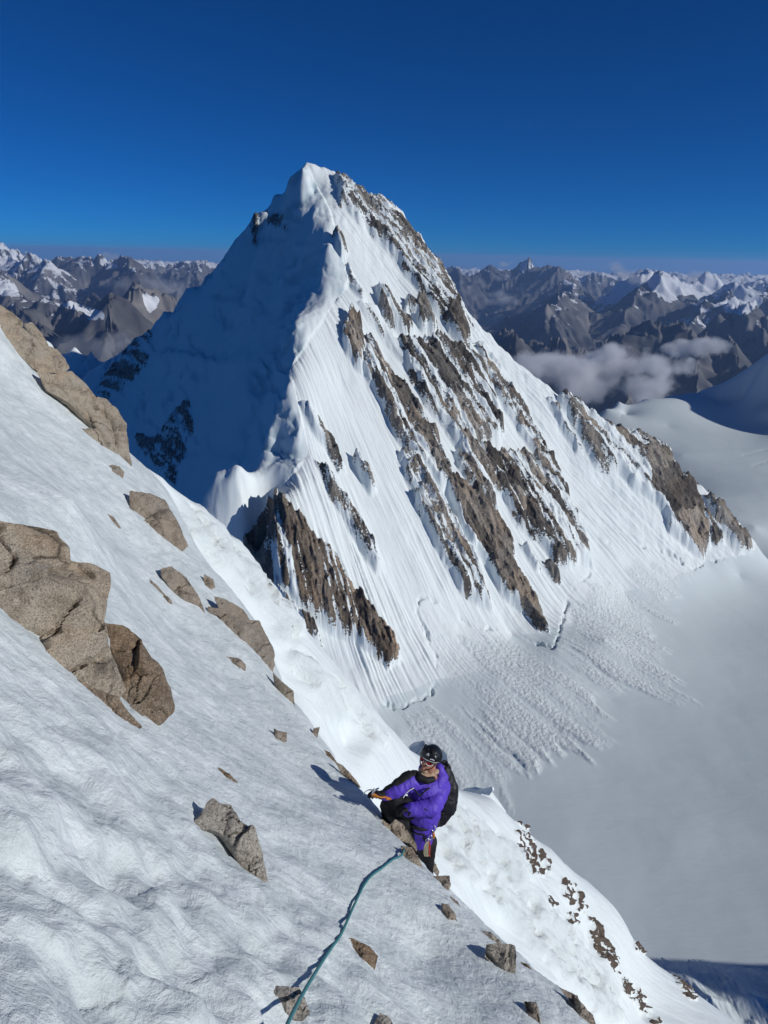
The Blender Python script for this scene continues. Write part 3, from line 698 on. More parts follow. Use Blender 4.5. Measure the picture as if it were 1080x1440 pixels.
def mat_granite(name, base=(0.40, 0.345, 0.275), dark=(0.05, 0.045, 0.04), scale=1.0, warmth=0.5):
    t = NT(name)
    p = t.pos()
    gr = t.noise(p, 85.0 * scale, 4, 0.65); gr2 = t.vor(p, 120.0 * scale, out='Color')
    big = t.noise(p, 1.6, 5, 0.6); st = t.noise(p, 5.0, 7, 0.7)
    c = t.ramp(gr, [(0.30, tuple(v * 0.45 for v in base)), (0.44, tuple(v * 0.82 for v in base)), (0.64, tuple(min(1, v * 1.22) for v in base))])
    sepv = t.add("ShaderNodeSeparateColor"); t.set(sepv, 0, gr2)
    c = t.mix(t.math('MULTIPLY', t.ramp(sepv.outputs[0], [(0.72, 0.0), (0.8, 1.0)]), 0.35), c, (0.46, 0.42, 0.37))
    c = t.mix(t.math('MULTIPLY', t.ramp(sepv.outputs[1], [(0.78, 0.0), (0.84, 1.0)]), 0.4), c, (0.035, 0.03, 0.028))
    c = t.mix(t.math('MULTIPLY', t.ramp(big, [(0.42, 0.0), (0.62, 1.0)]), warmth), c, t.mix(1.0, c, (1.08, 0.90, 0.72), 'MULTIPLY'))
    c = t.mix(t.math('MULTIPLY', t.ramp(st, [(0.48, 0.0), (0.6, 1.0)]), 0.6), c, t.mix(1.0, c, (0.5, 0.46, 0.43), 'MULTIPLY'))
    cr = t.vor(t.mix(0.22, p, t.noise(p, 2.0, 4, 0.6)), 1.3, feat='DISTANCE_TO_EDGE')
    crm = t.ramp(cr, [(0.0, 1.0), (0.02, 0.0)])
    c = t.mix(t.math('MULTIPLY', crm, t.ramp(t.noise(p, 1.1, 2, 0.5), [(0.48, 0.0), (0.6, 0.8)])), c, (0.03, 0.026, 0.022))
    h = t.math('ADD', t.math('MULTIPLY', gr, 0.006), t.math('MULTIPLY', st, 0.07))
    h = t.math('ADD', h, t.math('MULTIPLY', t.noise(p, 16.0, 6, 0.7), 0.030))
    h = t.math('SUBTRACT', h, t.math('MULTIPLY', crm, 0.02))
    return t.fin(c, 0.85, t.bump(h, 0.8, 1.0), spec=0.25)

M_NEAR, M_FLK = mat_near_snow(), mat_flank()
NN = np.array([.60, .42, .68]); NN /= np.linalg.norm(NN)
NC = -1.40
fdir = np.array([0, 0, -1.0]); fdir = fdir - NN * float(fdir @ NN); fdir /= np.linalg.norm(fdir)      # fall line
sdir = np.cross(NN, fdir)                                                              # across the slope
ORG = NN * NC
def to_uvw(P):
    q = np.asarray(P) - ORG; return np.stack([q @ sdir, q @ fdir, q @ NN], -1)
def from_uvw(u, v, w):
    return ORG + u[..., None] * sdir + v[..., None] * fdir + w[..., None] * NN
crest_px = [(-120, 330, 17), (-40, 428, 16), (0, 474, 14.5), (30, 505, 14.5), (60, 545, 14.5), (100, 588, 15), (135, 628, 15), (165, 660, 15.5), (188, 676, 16), (212, 692, 16), (240, 716, 15.5), (262, 752, 15), (280, 795, 14.2), (300, 832, 13.4),
            (340, 858, 12.6), (375, 895, 11.8), (395, 950, 11), (418, 1003, 10.2), (440, 1022, 9.7), (470, 1062, 9.1), (503, 1100, 8.2), (520, 1118, 7.7), (540, 1148, 7.3), (565, 1184, 7.0), (590, 1214, 6.7), (612, 1236, 6.5), (640, 1268, 6.3),
            (660, 1293, 6.2), (700, 1324, 5.9), (735, 1348, 5.7), (760, 1380, 5.5), (800, 1398, 5.4), (832, 1436, 5.1), (880, 1500, 4.7), (930, 1600, 4.2)]
C3 = np.array([at_d(x, y, d) for x, y, d in crest_px]); CU = to_uvw(C3)
ctl = [tuple(c) for c in CU]
for i in range(len(CU)):
    a, b = CU[max(i - 1, 0)], CU[min(i + 1, len(CU) - 1)]
    t_ = (b - a)[:2]; t_ /= np.linalg.norm(t_); o_ = np.array([-t_[1], t_[0]])
    if o_ @ CU[i][:2] < 0: o_ = -o_
    if i % 2 == 0:
        for k, dr in ((0.8, 0.8), (2.5, 3.6), (6, 9.0)):
            ctl.append((CU[i][0] + o_[0] * k, CU[i][1] + o_[1] * k, CU[i][2] - dr))
def onN(px, py, w=0.0):
    return on_plane(px, py, NN, NC + w)
for x, y, w in [(0, 1440, 0), (200, 1440, .02), (400, 1440, -.02), (600, 1440, 0), (0, 1200, .03), (200, 1200, -.03), (400, 1200, 0), (500, 1300, .02), (600, 1350, .04), (0, 1050, .04), (0, 960, .03), (120, 1050, .05), (250, 1040, 0),
                (300, 1100, 0), (430, 1120, .03), (400, 1080, .04), (200, 960, .02), (0, 850, .12), (100, 850, .12), (200, 850, .18), (-200, 1440, 0), (0, 1700, 0), (400, 1700, 0), (800, 1700, 0), (-200, 1000, .05), (-300, 800, .2)]:
    ctl.append(tuple(to_uvw(onN(x, y, w))))
for x, y, d in [(0, 700, 7.0), (100, 700, 8.2), (0, 600, 9.3), (60, 640, 10.3), (0, 540, 11.6), (150, 760, 9.6), (200, 780, 10.5), (250, 880, 9.4), (320, 960, 8.8), (380, 1010, 8.6), (-150, 600, 7), (-150, 480, 9.5), (460, 1100, 7.6)]:
    ctl.append(tuple(to_uvw(at_d(x, y, d))))
ctl = np.array(ctl)
keep = []
for i, p in enumerate(ctl):
    if all(np.hypot(*(p[:2] - ctl[j][:2])) > 0.12 for j in keep): keep.append(i)
ctl = ctl[keep]
wfield = RBF(ctl[:, :2], ctl[:, 2], 0.0008)
def fg_hit(px, py):
    """first point of the near slope along the ray of a photo point"""
    r = ray(px, py); ds = np.geomspace(1.2, 22, 700); P = ds[:, None] * r
    q = to_uvw(P); g = q[:, 2] - wfield(q[:, 0], q[:, 1])
    k = np.argmax(g < 0) if (g < 0).any() else len(ds) - 1
    return P[k], ds[k]
angs = np.arctan2(CU[:, 1], CU[:, 0]); a0_ = [math.atan2(*to_uvw(onN(x, y))[[1, 0]]) for x, y in ((0, 1440), (0, 1000), (780, 1440), (0, 1250))]
amin, amax = min(list(angs) + a0_) - 0.12, max(list(angs) + a0_) + 0.12
print("fg angle", amin, amax, "radius", np.hypot(CU[:, 0], CU[:, 1]).max())
A, Rr = np.meshgrid(np.linspace(amin, amax, 560), np.geomspace(0.45, 26, 600))
u, v = Rr * np.cos(A), Rr * np.sin(A)
W = wfield(u, v)
# shape of the packed snow: lumps near the camera, fine wind ripples down the slope further off
ca, sa = math.cos(-0.62), math.sin(-0.62)
ub, vb = u * ca - v * sa, u * sa + v * ca
near = 1 - sstep(2.6, 6.5, Rr)
wu = 0.10 * fbm(u / 0.5, v / 0.7, 3, 301); wv = 0.10 * fbm(u / 0.5, v / 0.7, 3, 302)
lump = fbm((ub + 0.6 * wu) / 0.34, (vb + 0.6 * wv) / 0.44, 3, 303, 0.40)
cusp = ridged((ub + wu) / 0.46, (vb + wv) / 0.70, 2, 304, 0.4)
saw = (vb + 0.25 * fbm(ub / 0.25, vb / 0.6, 4, 310)) / 0.42
saw = (saw - np.floor(saw)) ** 2.2 * sstep(-0.15, 0.25, fbm(ub / 0.6, vb / 0.6, 3, 311))
rip = fbm((ub + wu * 0.3) / 0.045, vb / 0.20, 4, 305, 0.55)
rip2 = ridged((ub + wu * 0.3) / 0.10, vb / 0.9, 3, 306)
W = W + near * (0.135 * lump + 0.026 * cusp - 0.014 * saw) + (0.03 + 0.97 * (1 - near)) * (0.014 * rip + 0.005 * rip2) + 0.05 * fbm(u / 1.3, v / 1.9, 3, 307) * (1 - sstep(16, 20, Rr) * 0.5)
W = W + (1 - near) * 0.02 * fbm(ub / 0.3, vb / 0.8, 4, 312)
# rope groove and a few hollows
Pn = from_uvw(u, v, W).reshape(-1, 3)
sl = mesh_np("snow_slope", Pn, grid_quads(*u.shape), M_NEAR, dict(flow=np.stack([ub.ravel(), vb.ravel(), 0 * vb.ravel()], -1)))
tag(sl, "grey wind packed snow slope in the foreground", kind='structure')

# ================================================================== BRIGHT FLANK BELOW THE CREST
N2 = np.array([.80, -.10, .60]); N2 /= np.linalg.norm(N2)
C2 = -17.5
f2 = np.array([0, 0, -1.0]); f2 = f2 - N2 * float(f2 @ N2); f2 /= np.linalg.norm(f2); s2 = np.cross(N2, f2)
O2 = N2 * C2
def uvw2(P):
    q = np.asarray(P) - O2; return np.stack([q @ s2, q @ f2, q @ N2], -1)
sil = [(60, 560), (120, 602), (160, 628), (188, 648), (225, 674), (262, 702), (300, 733), (335, 775), (365, 812), (400, 852), (435, 890), (470, 928), (505, 972), (530, 1000), (548, 1025), (572, 1052), (600, 1072), (632, 1090), (662, 1122), (690, 1122),
       (708, 1140), (740, 1163), (775, 1192), (800, 1216), (825, 1240), (848, 1262), (870, 1292), (888, 1326), (908, 1345), (930, 1366), (948, 1382), (968, 1402), (984, 1424), (1000, 1442), (1050, 1500), (1100, 1570)]
S2 = np.array([uvw2(on_plane(x, y, N2, C2)) for x, y in sil])
c2 = [tuple(s) for s in S2]
for i in range(len(S2)):
    a, b = S2[max(i - 1, 0)], S2[min(i + 1, len(S2) - 1)]
    t_ = (b - a)[:2]; t_ /= np.linalg.norm(t_); o_ = np.array([-t_[1], t_[0]])
    if o_ @ S2[i][:2] < 0: o_ = -o_
    if i % 2 == 0:
        for k, dr in ((1.5, 1.6), (6, 11.0), (14, 30)): c2.append((S2[i][0] + o_[0] * k, S2[i][1] + o_[1] * k, S2[i][2] - dr))
inner = [(300, 830, .0), (400, 960, .2), (480, 1050, -.4), (560, 1110, .2), (620, 1160, 0), (650, 1230, .6), (700, 1300, -.6), (780, 1380, .5), (850, 1400, .3), (900, 1430, 0), (230, 720, .1), (330, 810, 0), (450, 960, .9), (380, 880, .2), (700, 1200, 0), (760, 1260, .6),
         (820, 1330, -.3), (860, 1360, .6), (520, 1060, .6), (600, 1250, 0), (700, 1400, 0), (800, 1500, 0), (500, 1150, 0), (350, 950, 0), (200, 750, 0), (900, 1550, 0), (640, 1130, -.3), (690, 1150, .3), (750, 1220, -.4), (100, 700, 0)]
for x, y, w in inner:
    q = uvw2(on_plane(x, y, N2, C2 + w)); c2.append(tuple(q))
c2 = np.array(c2); keep = []
for i, p in enumerate(c2):
    if all(np.hypot(*(p[:2] - c2[j][:2])) > 0.5 for j in keep): keep.append(i)
c2 = c2[keep]
w2 = RBF(c2[:, :2], c2[:, 2], 0.0006)
uu = np.arange(c2[:, 0].min() - 2, c2[:, 0].max() + 2, 0.17); vv = np.arange(c2[:, 1].min() - 2, c2[:, 1].max() + 2, 0.17)
print("flank grid", len(uu), len(vv))
u, v = np.meshgrid(uu, vv)
W = w2(u, v)
fr = lambda u, v, w: O2 + u[..., None] * s2 + v[..., None] * f2 + w[..., None] * N2
px, py, dd = to_px(fr(u, v, W).reshape(-1, 3)); px = px.reshape(u.shape); py = py.reshape(u.shape)
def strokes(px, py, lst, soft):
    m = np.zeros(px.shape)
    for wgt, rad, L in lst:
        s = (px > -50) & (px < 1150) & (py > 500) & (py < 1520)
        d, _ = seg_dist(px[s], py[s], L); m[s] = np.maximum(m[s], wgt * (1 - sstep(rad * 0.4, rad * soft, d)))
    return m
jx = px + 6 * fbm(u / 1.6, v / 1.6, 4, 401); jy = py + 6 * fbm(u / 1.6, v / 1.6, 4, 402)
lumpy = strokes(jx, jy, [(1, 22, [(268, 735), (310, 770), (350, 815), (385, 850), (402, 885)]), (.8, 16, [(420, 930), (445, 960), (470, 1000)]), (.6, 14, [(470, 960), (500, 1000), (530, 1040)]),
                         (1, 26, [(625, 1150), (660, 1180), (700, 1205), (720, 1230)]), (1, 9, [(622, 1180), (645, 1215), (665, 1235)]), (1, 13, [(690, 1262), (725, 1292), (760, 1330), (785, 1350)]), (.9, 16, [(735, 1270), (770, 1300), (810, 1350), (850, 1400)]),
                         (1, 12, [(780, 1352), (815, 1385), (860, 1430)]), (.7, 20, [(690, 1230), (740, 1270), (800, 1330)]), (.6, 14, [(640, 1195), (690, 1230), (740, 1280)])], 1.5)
rk = np.zeros(px.shape)
for dens, L in [(.62, [(724, 1168), (745, 1176), (764, 1200), (772, 1232), (745, 1232), (728, 1210)]), (.62, [(762, 1256), (768, 1256), (780, 1276), (772, 1278)]), (.66, [(784, 1238), (800, 1238), (820, 1262), (822, 1284), (806, 1284), (790, 1262)]),
                (.6, [(788, 1284), (812, 1286), (814, 1304), (796, 1302)]), (.78, [(820, 1286), (834, 1290), (850, 1318), (866, 1352), (862, 1368), (844, 1350), (830, 1330), (822, 1308)]), (.68, [(866, 1366), (884, 1376), (905, 1400), (934, 1442), (915, 1442), (890, 1410), (870, 1390)]),
                (1., [(892, 1326), (903, 1330), (903, 1340), (894, 1338)]), (.5, [(718, 1222), (730, 1236), (744, 1246), (730, 1244)]), (.85, [(945, 1374), (960, 1380), (978, 1402), (972, 1408), (955, 1396)]), (.5, [(720, 1150), (730, 1150), (745, 1165), (735, 1168)])]:
    pa = np.array(L); s = (px > pa[:, 0].min() - 12) & (px < pa[:, 0].max() + 12) & (py > pa[:, 1].min() - 12) & (py < pa[:, 1].max() + 12)
    rk[s] = np.maximum(rk[s], dens * sstep(-4, 3, poly_sd(jx[s], jy[s], L)))
rkv = rk - 0.19 + 1.7 * fbm(u / 0.42, v / 0.7, 5, 411, 0.6) * sstep(0.02, 0.3, rk)
rm = sstep(0.45, 0.6, rkv)
W = W + lumpy * (0.34 * ridged(u / 1.2, v / 2.8, 5, 421, 0.6) + 0.30 * fbm(u / 0.7, v / 0.9, 4, 422, 0.6) - 0.55 * sstep(0.16, 0.22, fbm(u / 1.1, v / 2.2, 4, 427)) + 0.35 * ridged(u / 3.2, v / 9, 3, 428)) + rm * (0.25 + 0.3 * fbm(u / 0.5, v / 0.5, 3, 423))
W = W + 0.35 * fbm(u / 5, v / 9, 4, 424) + 0.20 * ridged(u / 1.1, v / 6, 3, 425) * (0.4 + fbm(u / 6, v / 6, 2, 426))
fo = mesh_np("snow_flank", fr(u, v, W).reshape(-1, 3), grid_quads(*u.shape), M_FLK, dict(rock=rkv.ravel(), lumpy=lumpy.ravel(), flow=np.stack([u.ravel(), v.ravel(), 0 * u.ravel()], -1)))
tag(fo, "brightly sunlit steep snow flank falling away behind the crest", kind='structure')

# ================================================================== BOULDERS
M_G1 = mat_granite("warm_granite"); M_G2 = mat_granite("grey_speckled_granite", base=(0.42, 0.39, 0.345), scale=0.9, warmth=0.2)
M_G3 = mat_granite("brown_stained_granite", base=(0.24, 0.19, 0.14), warmth=0.7); M_G4 = mat_granite("grey_brown_granite", base=(0.33, 0.285, 0.235), warmth=0.35)
def boulder(outline, label, mat, seed, depth=None, front=0.28, back=0.5, tilt=0.5, pct=62, anchor=None, name="boulder", group="granite rocks sticking out of the snow", cat="rock", n=64, parent=None, lift=0.0, rough=1.0, face=None):
    O = np.array(outline, float)
    c = O.mean(0)
    if depth is None or depth < 20:
        ax, ay = anchor if anchor else (c[0], c[1] + 0.30 * (O[:, 1].max() - c[1]))
        hits = [fg_hit(x, y) for x, y in [(ax, ay)] + [tuple(c * 0.15 + p * 0.85) for p in O]]
        d0 = min(h[1] for h in hits); hits = [h[0] for h in hits if h[1] < d0 * 1.35]
    else:
        ax, ay = anchor if anchor else c
        P = at_d(ax, ay, depth)
    vr = -ray(*c); vr /= np.linalg.norm(vr)
    nn = vr * (1 - tilt) + NN * tilt if face is None else np.array(face, float)
    nn /= np.linalg.norm(nn)
    if depth is None or depth < 20:
        k = float(np.percentile([nn @ h for h in hits], pct)) + lift
    else: k = float(nn @ P) + lift
    W3 = np.array([on_plane(x, y, nn, k) for x, y in O])
    ex_ = np.cross(nn, [0, 0, 1.0]); ex_ /= np.linalg.norm(ex_); ey_ = np.cross(nn, ex_)
    o3 = W3.mean(0); L = np.stack([(W3 - o3) @ ex_, (W3 - o3) @ ey_], -1)
    size = math.sqrt(abs(0.5 * sum(L[i][0] * L[(i + 1) % len(L)][1] - L[(i + 1) % len(L)][0] * L[i][1] for i in range(len(L)))))
    lo, hi = L.min(0), L.max(0); st = max(hi - lo) / n
    # the broken edge: a little noise on the outline
    xs, ys = np.arange(lo[0] - 2 * st, hi[0] + 2 * st, st), np.arange(lo[1] - 2 * st, hi[1] + 2 * st, st)
    gx_, gy_ = np.meshgrid(xs, ys)
    wob = size * 0.035 * rough
    wxx = gx_ + wob * fbm(gx_ / size * 6, gy_ / size * 6, 4, seed); wyy = gy_ + wob * fbm(gx_ / size * 6, gy_ / size * 6, 4, seed + 1)
    pl = [tuple(p) for p in L]
    sdv = poly_sd(wxx, wyy, pl)
    nr, nc = gx_.shape
    Qs = grid_quads(nr, nc)
    sel = (sdv.ravel()[Qs] > 0).sum(1) >= 2
    Qs = Qs[sel]
    R_ = random.Random(seed)
    # faceted front and back
    def facets(K, amp):
        h = np.full(gx_.shape, amp)
        for _ in range(K):
            an = R_.uniform(0, 2 * math.pi); sl_ = R_.uniform(0.3, 1.3); of = R_.uniform(0.35, 0.95) * amp
            h = np.minimum(h, of + sl_ * 0.6 * ((gx_) * math.cos(an) + (gy_) * math.sin(an)) + 0.25 * amp)
        return np.maximum(h, 0.05 * amp)
    sp = np.maximum(sdv, 0)
    e = np.clip(sp / (0.16 * size), 0, 1); e = np.sqrt(1 - (1 - e) ** 2)
    nz = fbm(gx_ / size * 2.6, gy_ / size * 2.6, 6, seed + 2, 0.5) * 0.06 * size * rough
    crk = -0.09 * size * (1 - sstep(0.0, 0.035, np.abs(fbm(gx_ / size * 1.6, gy_ / size * 1.6, 3, seed + 9)))) * (fbm(gx_ / size * 1.2, gy_ / size * 1.2, 2, seed + 8) > 0)
    gyy, gxx = np.gradient(sdv, st); rimm = np.zeros(nr * nc, bool)
    # fracture blocks: every block of the face has its own height and tilt
    nb = 11 if n > 80 else 5; cells = []
    for _ in range(nb): cells.append((R_.uniform(lo[0], hi[0]), R_.uniform(lo[1], hi[1]), R_.uniform(-1, 1) * 0.045, R_.uniform(-.28, .28), R_.uniform(-.28, .28)))
    bx_ = gx_ + 0.10 * size * fbm(gx_ / size * 2.2, gy_ / size * 2.2, 4, seed + 5); by_ = gy_ + 0.10 * size * fbm(gx_ / size * 2.2, gy_ / size * 2.2, 4, seed + 6)
    bd = np.stack([np.hypot(bx_ - c_[0], (by_ - c_[1]) * 1.3) for c_ in cells]); bi = bd.argmin(0); bs = np.sort(bd, axis=0)
    blk_ = sum(np.where(bi == k_, c_[2] * size + c_[3] * (gx_ - c_[0]) * 0.6 + c_[4] * (gy_ - c_[1]) * 0.6, 0) for k_, c_ in enumerate(cells))
    blk_ = blk_ - 0.03 * size * (1 - sstep(0, 0.02 * size, bs[1] - bs[0])) * rough
    hf = np.minimum(facets(9, front * size), front * size * 1.0) * e + (nz + crk + blk_) * e
    hb = np.minimum(facets(6, back * size * 1.3), back * size) * np.clip(sp / (0.2 * size), 0, 1) ** 0.6
    used = np.unique(Qs); mp = -np.ones(nr * nc, int); mp[used] = np.arange(len(used))
    # rim = vertices on the edge of the kept cells
    cnt = np.bincount(Qs.ravel(), minlength=nr * nc)
    rim = (cnt > 0) & (cnt < 4)
    hf_, hb_ = hf.ravel(), hb.ravel()
    g2_ = (gxx ** 2 + gyy ** 2).ravel() + 1e-6; sr_ = np.clip(sdv.ravel(), -1.5 * st, 1.5 * st)
    gx_ = gx_ - np.where(rim, sr_ * gxx.ravel() / g2_, 0).reshape(gx_.shape); gy_ = gy_ - np.where(rim, sr_ * gyy.ravel() / g2_, 0).reshape(gy_.shape)
    fx_, fy_ = gx_.ravel()[used], gy_.ravel()[used]
    hfu = np.where(rim[used], 0.0, hf_[used]); hbu = np.where(rim[used], 0.0, np.maximum(hb_[used], 0.002))
    Pf = o3 + fx_[:, None] * ex_ + fy_[:, None] * ey_ + hfu[:, None] * nn
    Pb = o3 + fx_[:, None] * ex_ + fy_[:, None] * ey_ - hbu[:, None] * nn
    nv = len(used); bidx = np.arange(nv) + nv; bidx[rim[used]] = np.arange(nv)[rim[used]]
    Qf = mp[Qs]; Qb = bidx[Qf][:, ::-1]
    co_ = np.concatenate([Pf, Pb]); Qa = np.concatenate([Qf, Qb])
    uq, inv = np.unique(Qa, return_inverse=True)
    # orient outward
    if np.dot(np.cross(ex_, ey_), nn) < 0: inv = inv.reshape(Qa.shape)[:, ::-1]
    o = mesh_np(name, co_[uq], inv.reshape(Qa.shape), mat, smooth=True)
    bm = bmesh.new(); bm.from_mesh(o.data); bmesh.ops.recalc_face_normals(bm, faces=bm.faces); bm.to_mesh(o.data); bm.free()
    try: o.data.set_sharp_from_angle(angle=math.radians(38))
    except Exception: pass
    if label: tag(o, label, cat, group)
    if parent: o.parent = parent
    return o

ROCK = [
    ([(-30, 424), (0, 428), (15, 438), (33, 453), (32, 463), (46, 470), (60, 488), (68, 492), (80, 512), (78, 524), (60, 525), (45, 518), (38, 508), (24, 496), (12, 482), (0, 474), (-30, 450)], "big tan boulder at the top left corner of the crest with snow on its ledge", M_G1, 1, dict(depth=16.2, front=.2, back=.5)),
    ([(33, 455), (45, 453), (60, 470), (69, 487), (66, 500), (52, 486), (38, 470)], "narrow upright tan slab behind the topmost boulder", M_G1, 2, dict(depth=16.9)),
    ([(66, 486), (80, 491), (92, 505), (98, 518), (90, 525), (76, 525), (70, 506)], "small rounded block wedged right of the topmost boulder", M_G1, 3, dict(depth=16.4)),
    ([(50, 522), (75, 526), (100, 521), (120, 540), (134, 557), (150, 572), (157, 600), (165, 630), (172, 672), (165, 665), (148, 655), (128, 636), (107, 627), (92, 613), (89, 598), (105, 605), (120, 603), (133, 604), (115, 584), (95, 565), (66, 549)], "large cracked brown boulder below the topmost one, snow lapping over its middle", M_G1, 4, dict(pct=40, depth=15.8, front=.2, back=.5)),
    ([(132, 556), (150, 561), (165, 579), (177, 600), (183, 640), (187, 656), (185, 676), (174, 675), (166, 640), (158, 604), (148, 580)], "tall smooth slab split off the right side of the large cracked boulder", M_G1, 5, dict(depth=16.2)),
    ([(148, 658), (158, 653), (168, 656), (175, 664), (173, 673), (160, 668)], "small rounded stone at the foot of the large cracked boulder", M_G4, 6, dict(depth=15.2)),
    ([(182, 690), (210, 693), (232, 703), (240, 718), (252, 740), (265, 768), (247, 787), (232, 768), (215, 748), (195, 728), (172, 722), (182, 712)], "brown five sided boulder on the crest, alone below the big upper group", M_G4, 7, dict(depth=14.2, front=.15)),
    ([(225, 800), (241, 796), (262, 812), (278, 835), (290, 865), (300, 900), (281, 880), (262, 855), (241, 830), (229, 812)], "long brown wedge of rock pointing down the slope left of the dark topped crag", M_G4, 8, dict(depth=11.6, front=.15)),
    ([(208, 812), (222, 824), (240, 846), (254, 872), (240, 860), (222, 838)], "thin sliver of rock almost buried in snow beside the brown wedge", M_G4, 9, dict()),
    ([(287, 807), (300, 815), (303, 826), (292, 832), (285, 825)], "fist shaped rock in the snow at the crest above the dark topped crag", M_G4, 10, dict(depth=13.6)),
    ([(300, 838), (320, 844), (341, 856), (352, 872), (365, 873), (374, 892), (386, 915), (386, 936), (383, 946), (372, 940), (355, 922), (335, 902), (318, 885), (308, 866), (293, 862), (292, 852), (308, 856)], "long angular crag with a dark grey top on the crest", M_G4, 11, dict(depth=12.2, front=.16)),
    ([(383, 945), (396, 958), (413, 972), (414, 988), (419, 1006), (408, 998), (396, 976), (386, 962)], "hooked lower end of rock hanging below the dark topped crag", M_G4, 12, dict(depth=11.0)),
    ([(317, 923), (335, 925), (346, 935), (345, 946), (333, 944), (322, 933)], "small brown stone capped with snow left of the long crag", M_G4, 13, dict()),
    ([(385, 1024), (392, 1028), (404, 1030), (403, 1043), (391, 1046), (386, 1036)], "small knobbly stone alone on the slope above the climber", M_G4, 14, dict()),
    ([(441, 1024), (450, 1022), (446, 1038), (438, 1036)], "tiny upright rock chip on the crest right of the knobbly stone", M_G4, 15, dict(depth=9.9)),
    ([(-40, 728), (0, 733), (30, 737), (56, 742), (80, 747), (84, 758), (97, 769), (100, 788), (126, 792), (155, 805), (154, 830), (148, 870), (152, 905), (170, 950), (178, 970), (165, 985), (130, 966), (95, 950), (60, 930), (30, 908), (-40, 860)], "huge speckled tan boulder with a stepped top at the left edge", M_G1, 16, dict(pct=78, front=.22, back=.35, n=110, rough=.6)),
    ([(148, 876), (175, 880), (200, 900), (212, 930), (225, 950), (238, 970), (246, 998), (232, 1015), (210, 1028), (192, 1022), (172, 1010), (158, 990), (165, 980), (170, 950), (155, 905)], "rounded boulder with a brown underside against the huge stepped boulder", M_G3, 17, dict(pct=72, front=.3, n=90)),
    ([(95, 948), (130, 966), (165, 980), (180, 1000), (200, 1022), (192, 1028), (165, 1008), (130, 982), (105, 965)], "dark broken ledge of rock under the huge stepped boulder", M_G3, 18, dict(anchor=(150, 1000), front=.2)),
    ([(265, 1163), (280, 1146), (290, 1131), (299, 1121), (308, 1129), (325, 1132), (336, 1152), (356, 1170), (369, 1200), (376, 1240), (360, 1243), (346, 1236), (335, 1215), (322, 1190), (310, 1171), (295, 1166), (278, 1168)], "curved grey speckled rock half buried in the middle of the near slope", M_G2, 19, dict(front=.22, n=90, pct=72)),
    ([(307, 1078), (320, 1087), (335, 1100), (331, 1103), (318, 1094), (309, 1085)], "thin brown flake of rock above the curved speckled rock", M_G3, 20, dict(front=.3)),
    ([(481, 1320), (495, 1319), (520, 1331), (532, 1345), (528, 1361), (520, 1382), (506, 1377), (501, 1360), (505, 1346), (492, 1332)], "brown rock right of the rope with a crack across it", M_G3, 21, dict(front=.3)),
    ([(372, 1394), (390, 1386), (420, 1388), (428, 1402), (436, 1426), (425, 1436), (403, 1434), (392, 1416), (380, 1410)], "grey speckled stone under the rope at the bottom edge", M_G2, 22, dict(front=.3)),
    ([(684, 1328), (702, 1326), (724, 1329), (726, 1345), (725, 1368), (727, 1386), (722, 1404), (713, 1396), (703, 1376), (692, 1360), (682, 1345)], "blocky grey rock with a snow filled notch, lower right on the crest", M_G2, 23, dict(depth=5.75, front=.2, n=80, tilt=.3, pct=50)),
    ([(620, 1270), (631, 1272), (641, 1290), (650, 1317), (636, 1305), (625, 1290)], "narrow pointed brown rock flush with the snow below the climber", M_G4, 24, dict()),
    ([(609, 1232), (632, 1231), (634, 1246), (628, 1259), (616, 1247)], "flat topped block on the crest below the climber's boots", M_G4, 25, dict(depth=6.6, front=.3)),
    ([(736, 1408), (754, 1410), (762, 1446), (750, 1446)], "slim tan rock cut by the bottom edge of the frame", M_G4, 26, dict()),
    ([(786, 1388), (812, 1400), (817, 1414), (834, 1427), (840, 1450), (816, 1450), (810, 1420), (798, 1404)], "tan rock with a rounded back at the lower end of the crest", M_G4, 27, dict(depth=5.2)),
    ([(632, 1259), (644, 1268), (652, 1284), (642, 1276)], "thin dark shard on the crest between the flat block and the grey rock", M_G4, 28, dict(depth=6.4)),
    ([(676, 1308), (690, 1311), (706, 1325), (700, 1330), (686, 1320)], "low dark stone just above the blocky grey rock", M_G2, 29, dict(depth=6.05)),
    ([(731, 1352), (742, 1356), (752, 1368), (744, 1366)], "small dark wedge of rock right of the blocky grey rock", M_G3, 30, dict(depth=5.75)),
    ([(536, 1150), (548, 1160), (556, 1152), (566, 1158), (576, 1172), (585, 1186), (587, 1198), (576, 1186), (560, 1182), (545, 1172)], "tan rock at the climber's knee with snow in its notch", M_G1, 31, dict(depth=6.95, front=.2)),
    ([(563, 1189), (580, 1192), (591, 1212), (601, 1232), (584, 1226), (568, 1208)], "tan slab below the climber's waist where the rope ends", M_G1, 32, dict(depth=6.75, front=.2)),
    ([(600, 1200), (607, 1203), (618, 1226), (616, 1234), (608, 1222)], "narrow tan rock beside the climber's lower leg", M_G1, 33, dict(depth=6.8)),
    ([(470, 1070), (482, 1076), (500, 1096), (508, 1108), (494, 1100), (478, 1084)], "slender rock on the crest left of the climber's hand", M_G1, 34, dict(depth=8.7)),
    ([(455, 1054), (464, 1058), (474, 1072), (466, 1070)], "little dark blade of rock on the crest, next above the slender one", M_G3, 35, dict(depth=9.1)),
    ([(150, 722), (160, 727), (171, 743), (165, 744), (156, 734)], "small dark flake in the snow left of the five sided boulder", M_G4, 36, dict()),
    ([(526, 1440), (534, 1424), (548, 1430), (556, 1448), (530, 1450)], "stone poking in at the bottom edge right of the rope", M_G2, 37, dict()),
]
for pts, lab, m, sd_, kw in ROCK:
    kw = dict(kw); 
    if 'n' not in kw: kw['n'] = 48 if (max(p[0] for p in pts) - min(p[0] for p in pts)) > 25 else 24
    boulder(pts, lab, m, sd_, **kw)

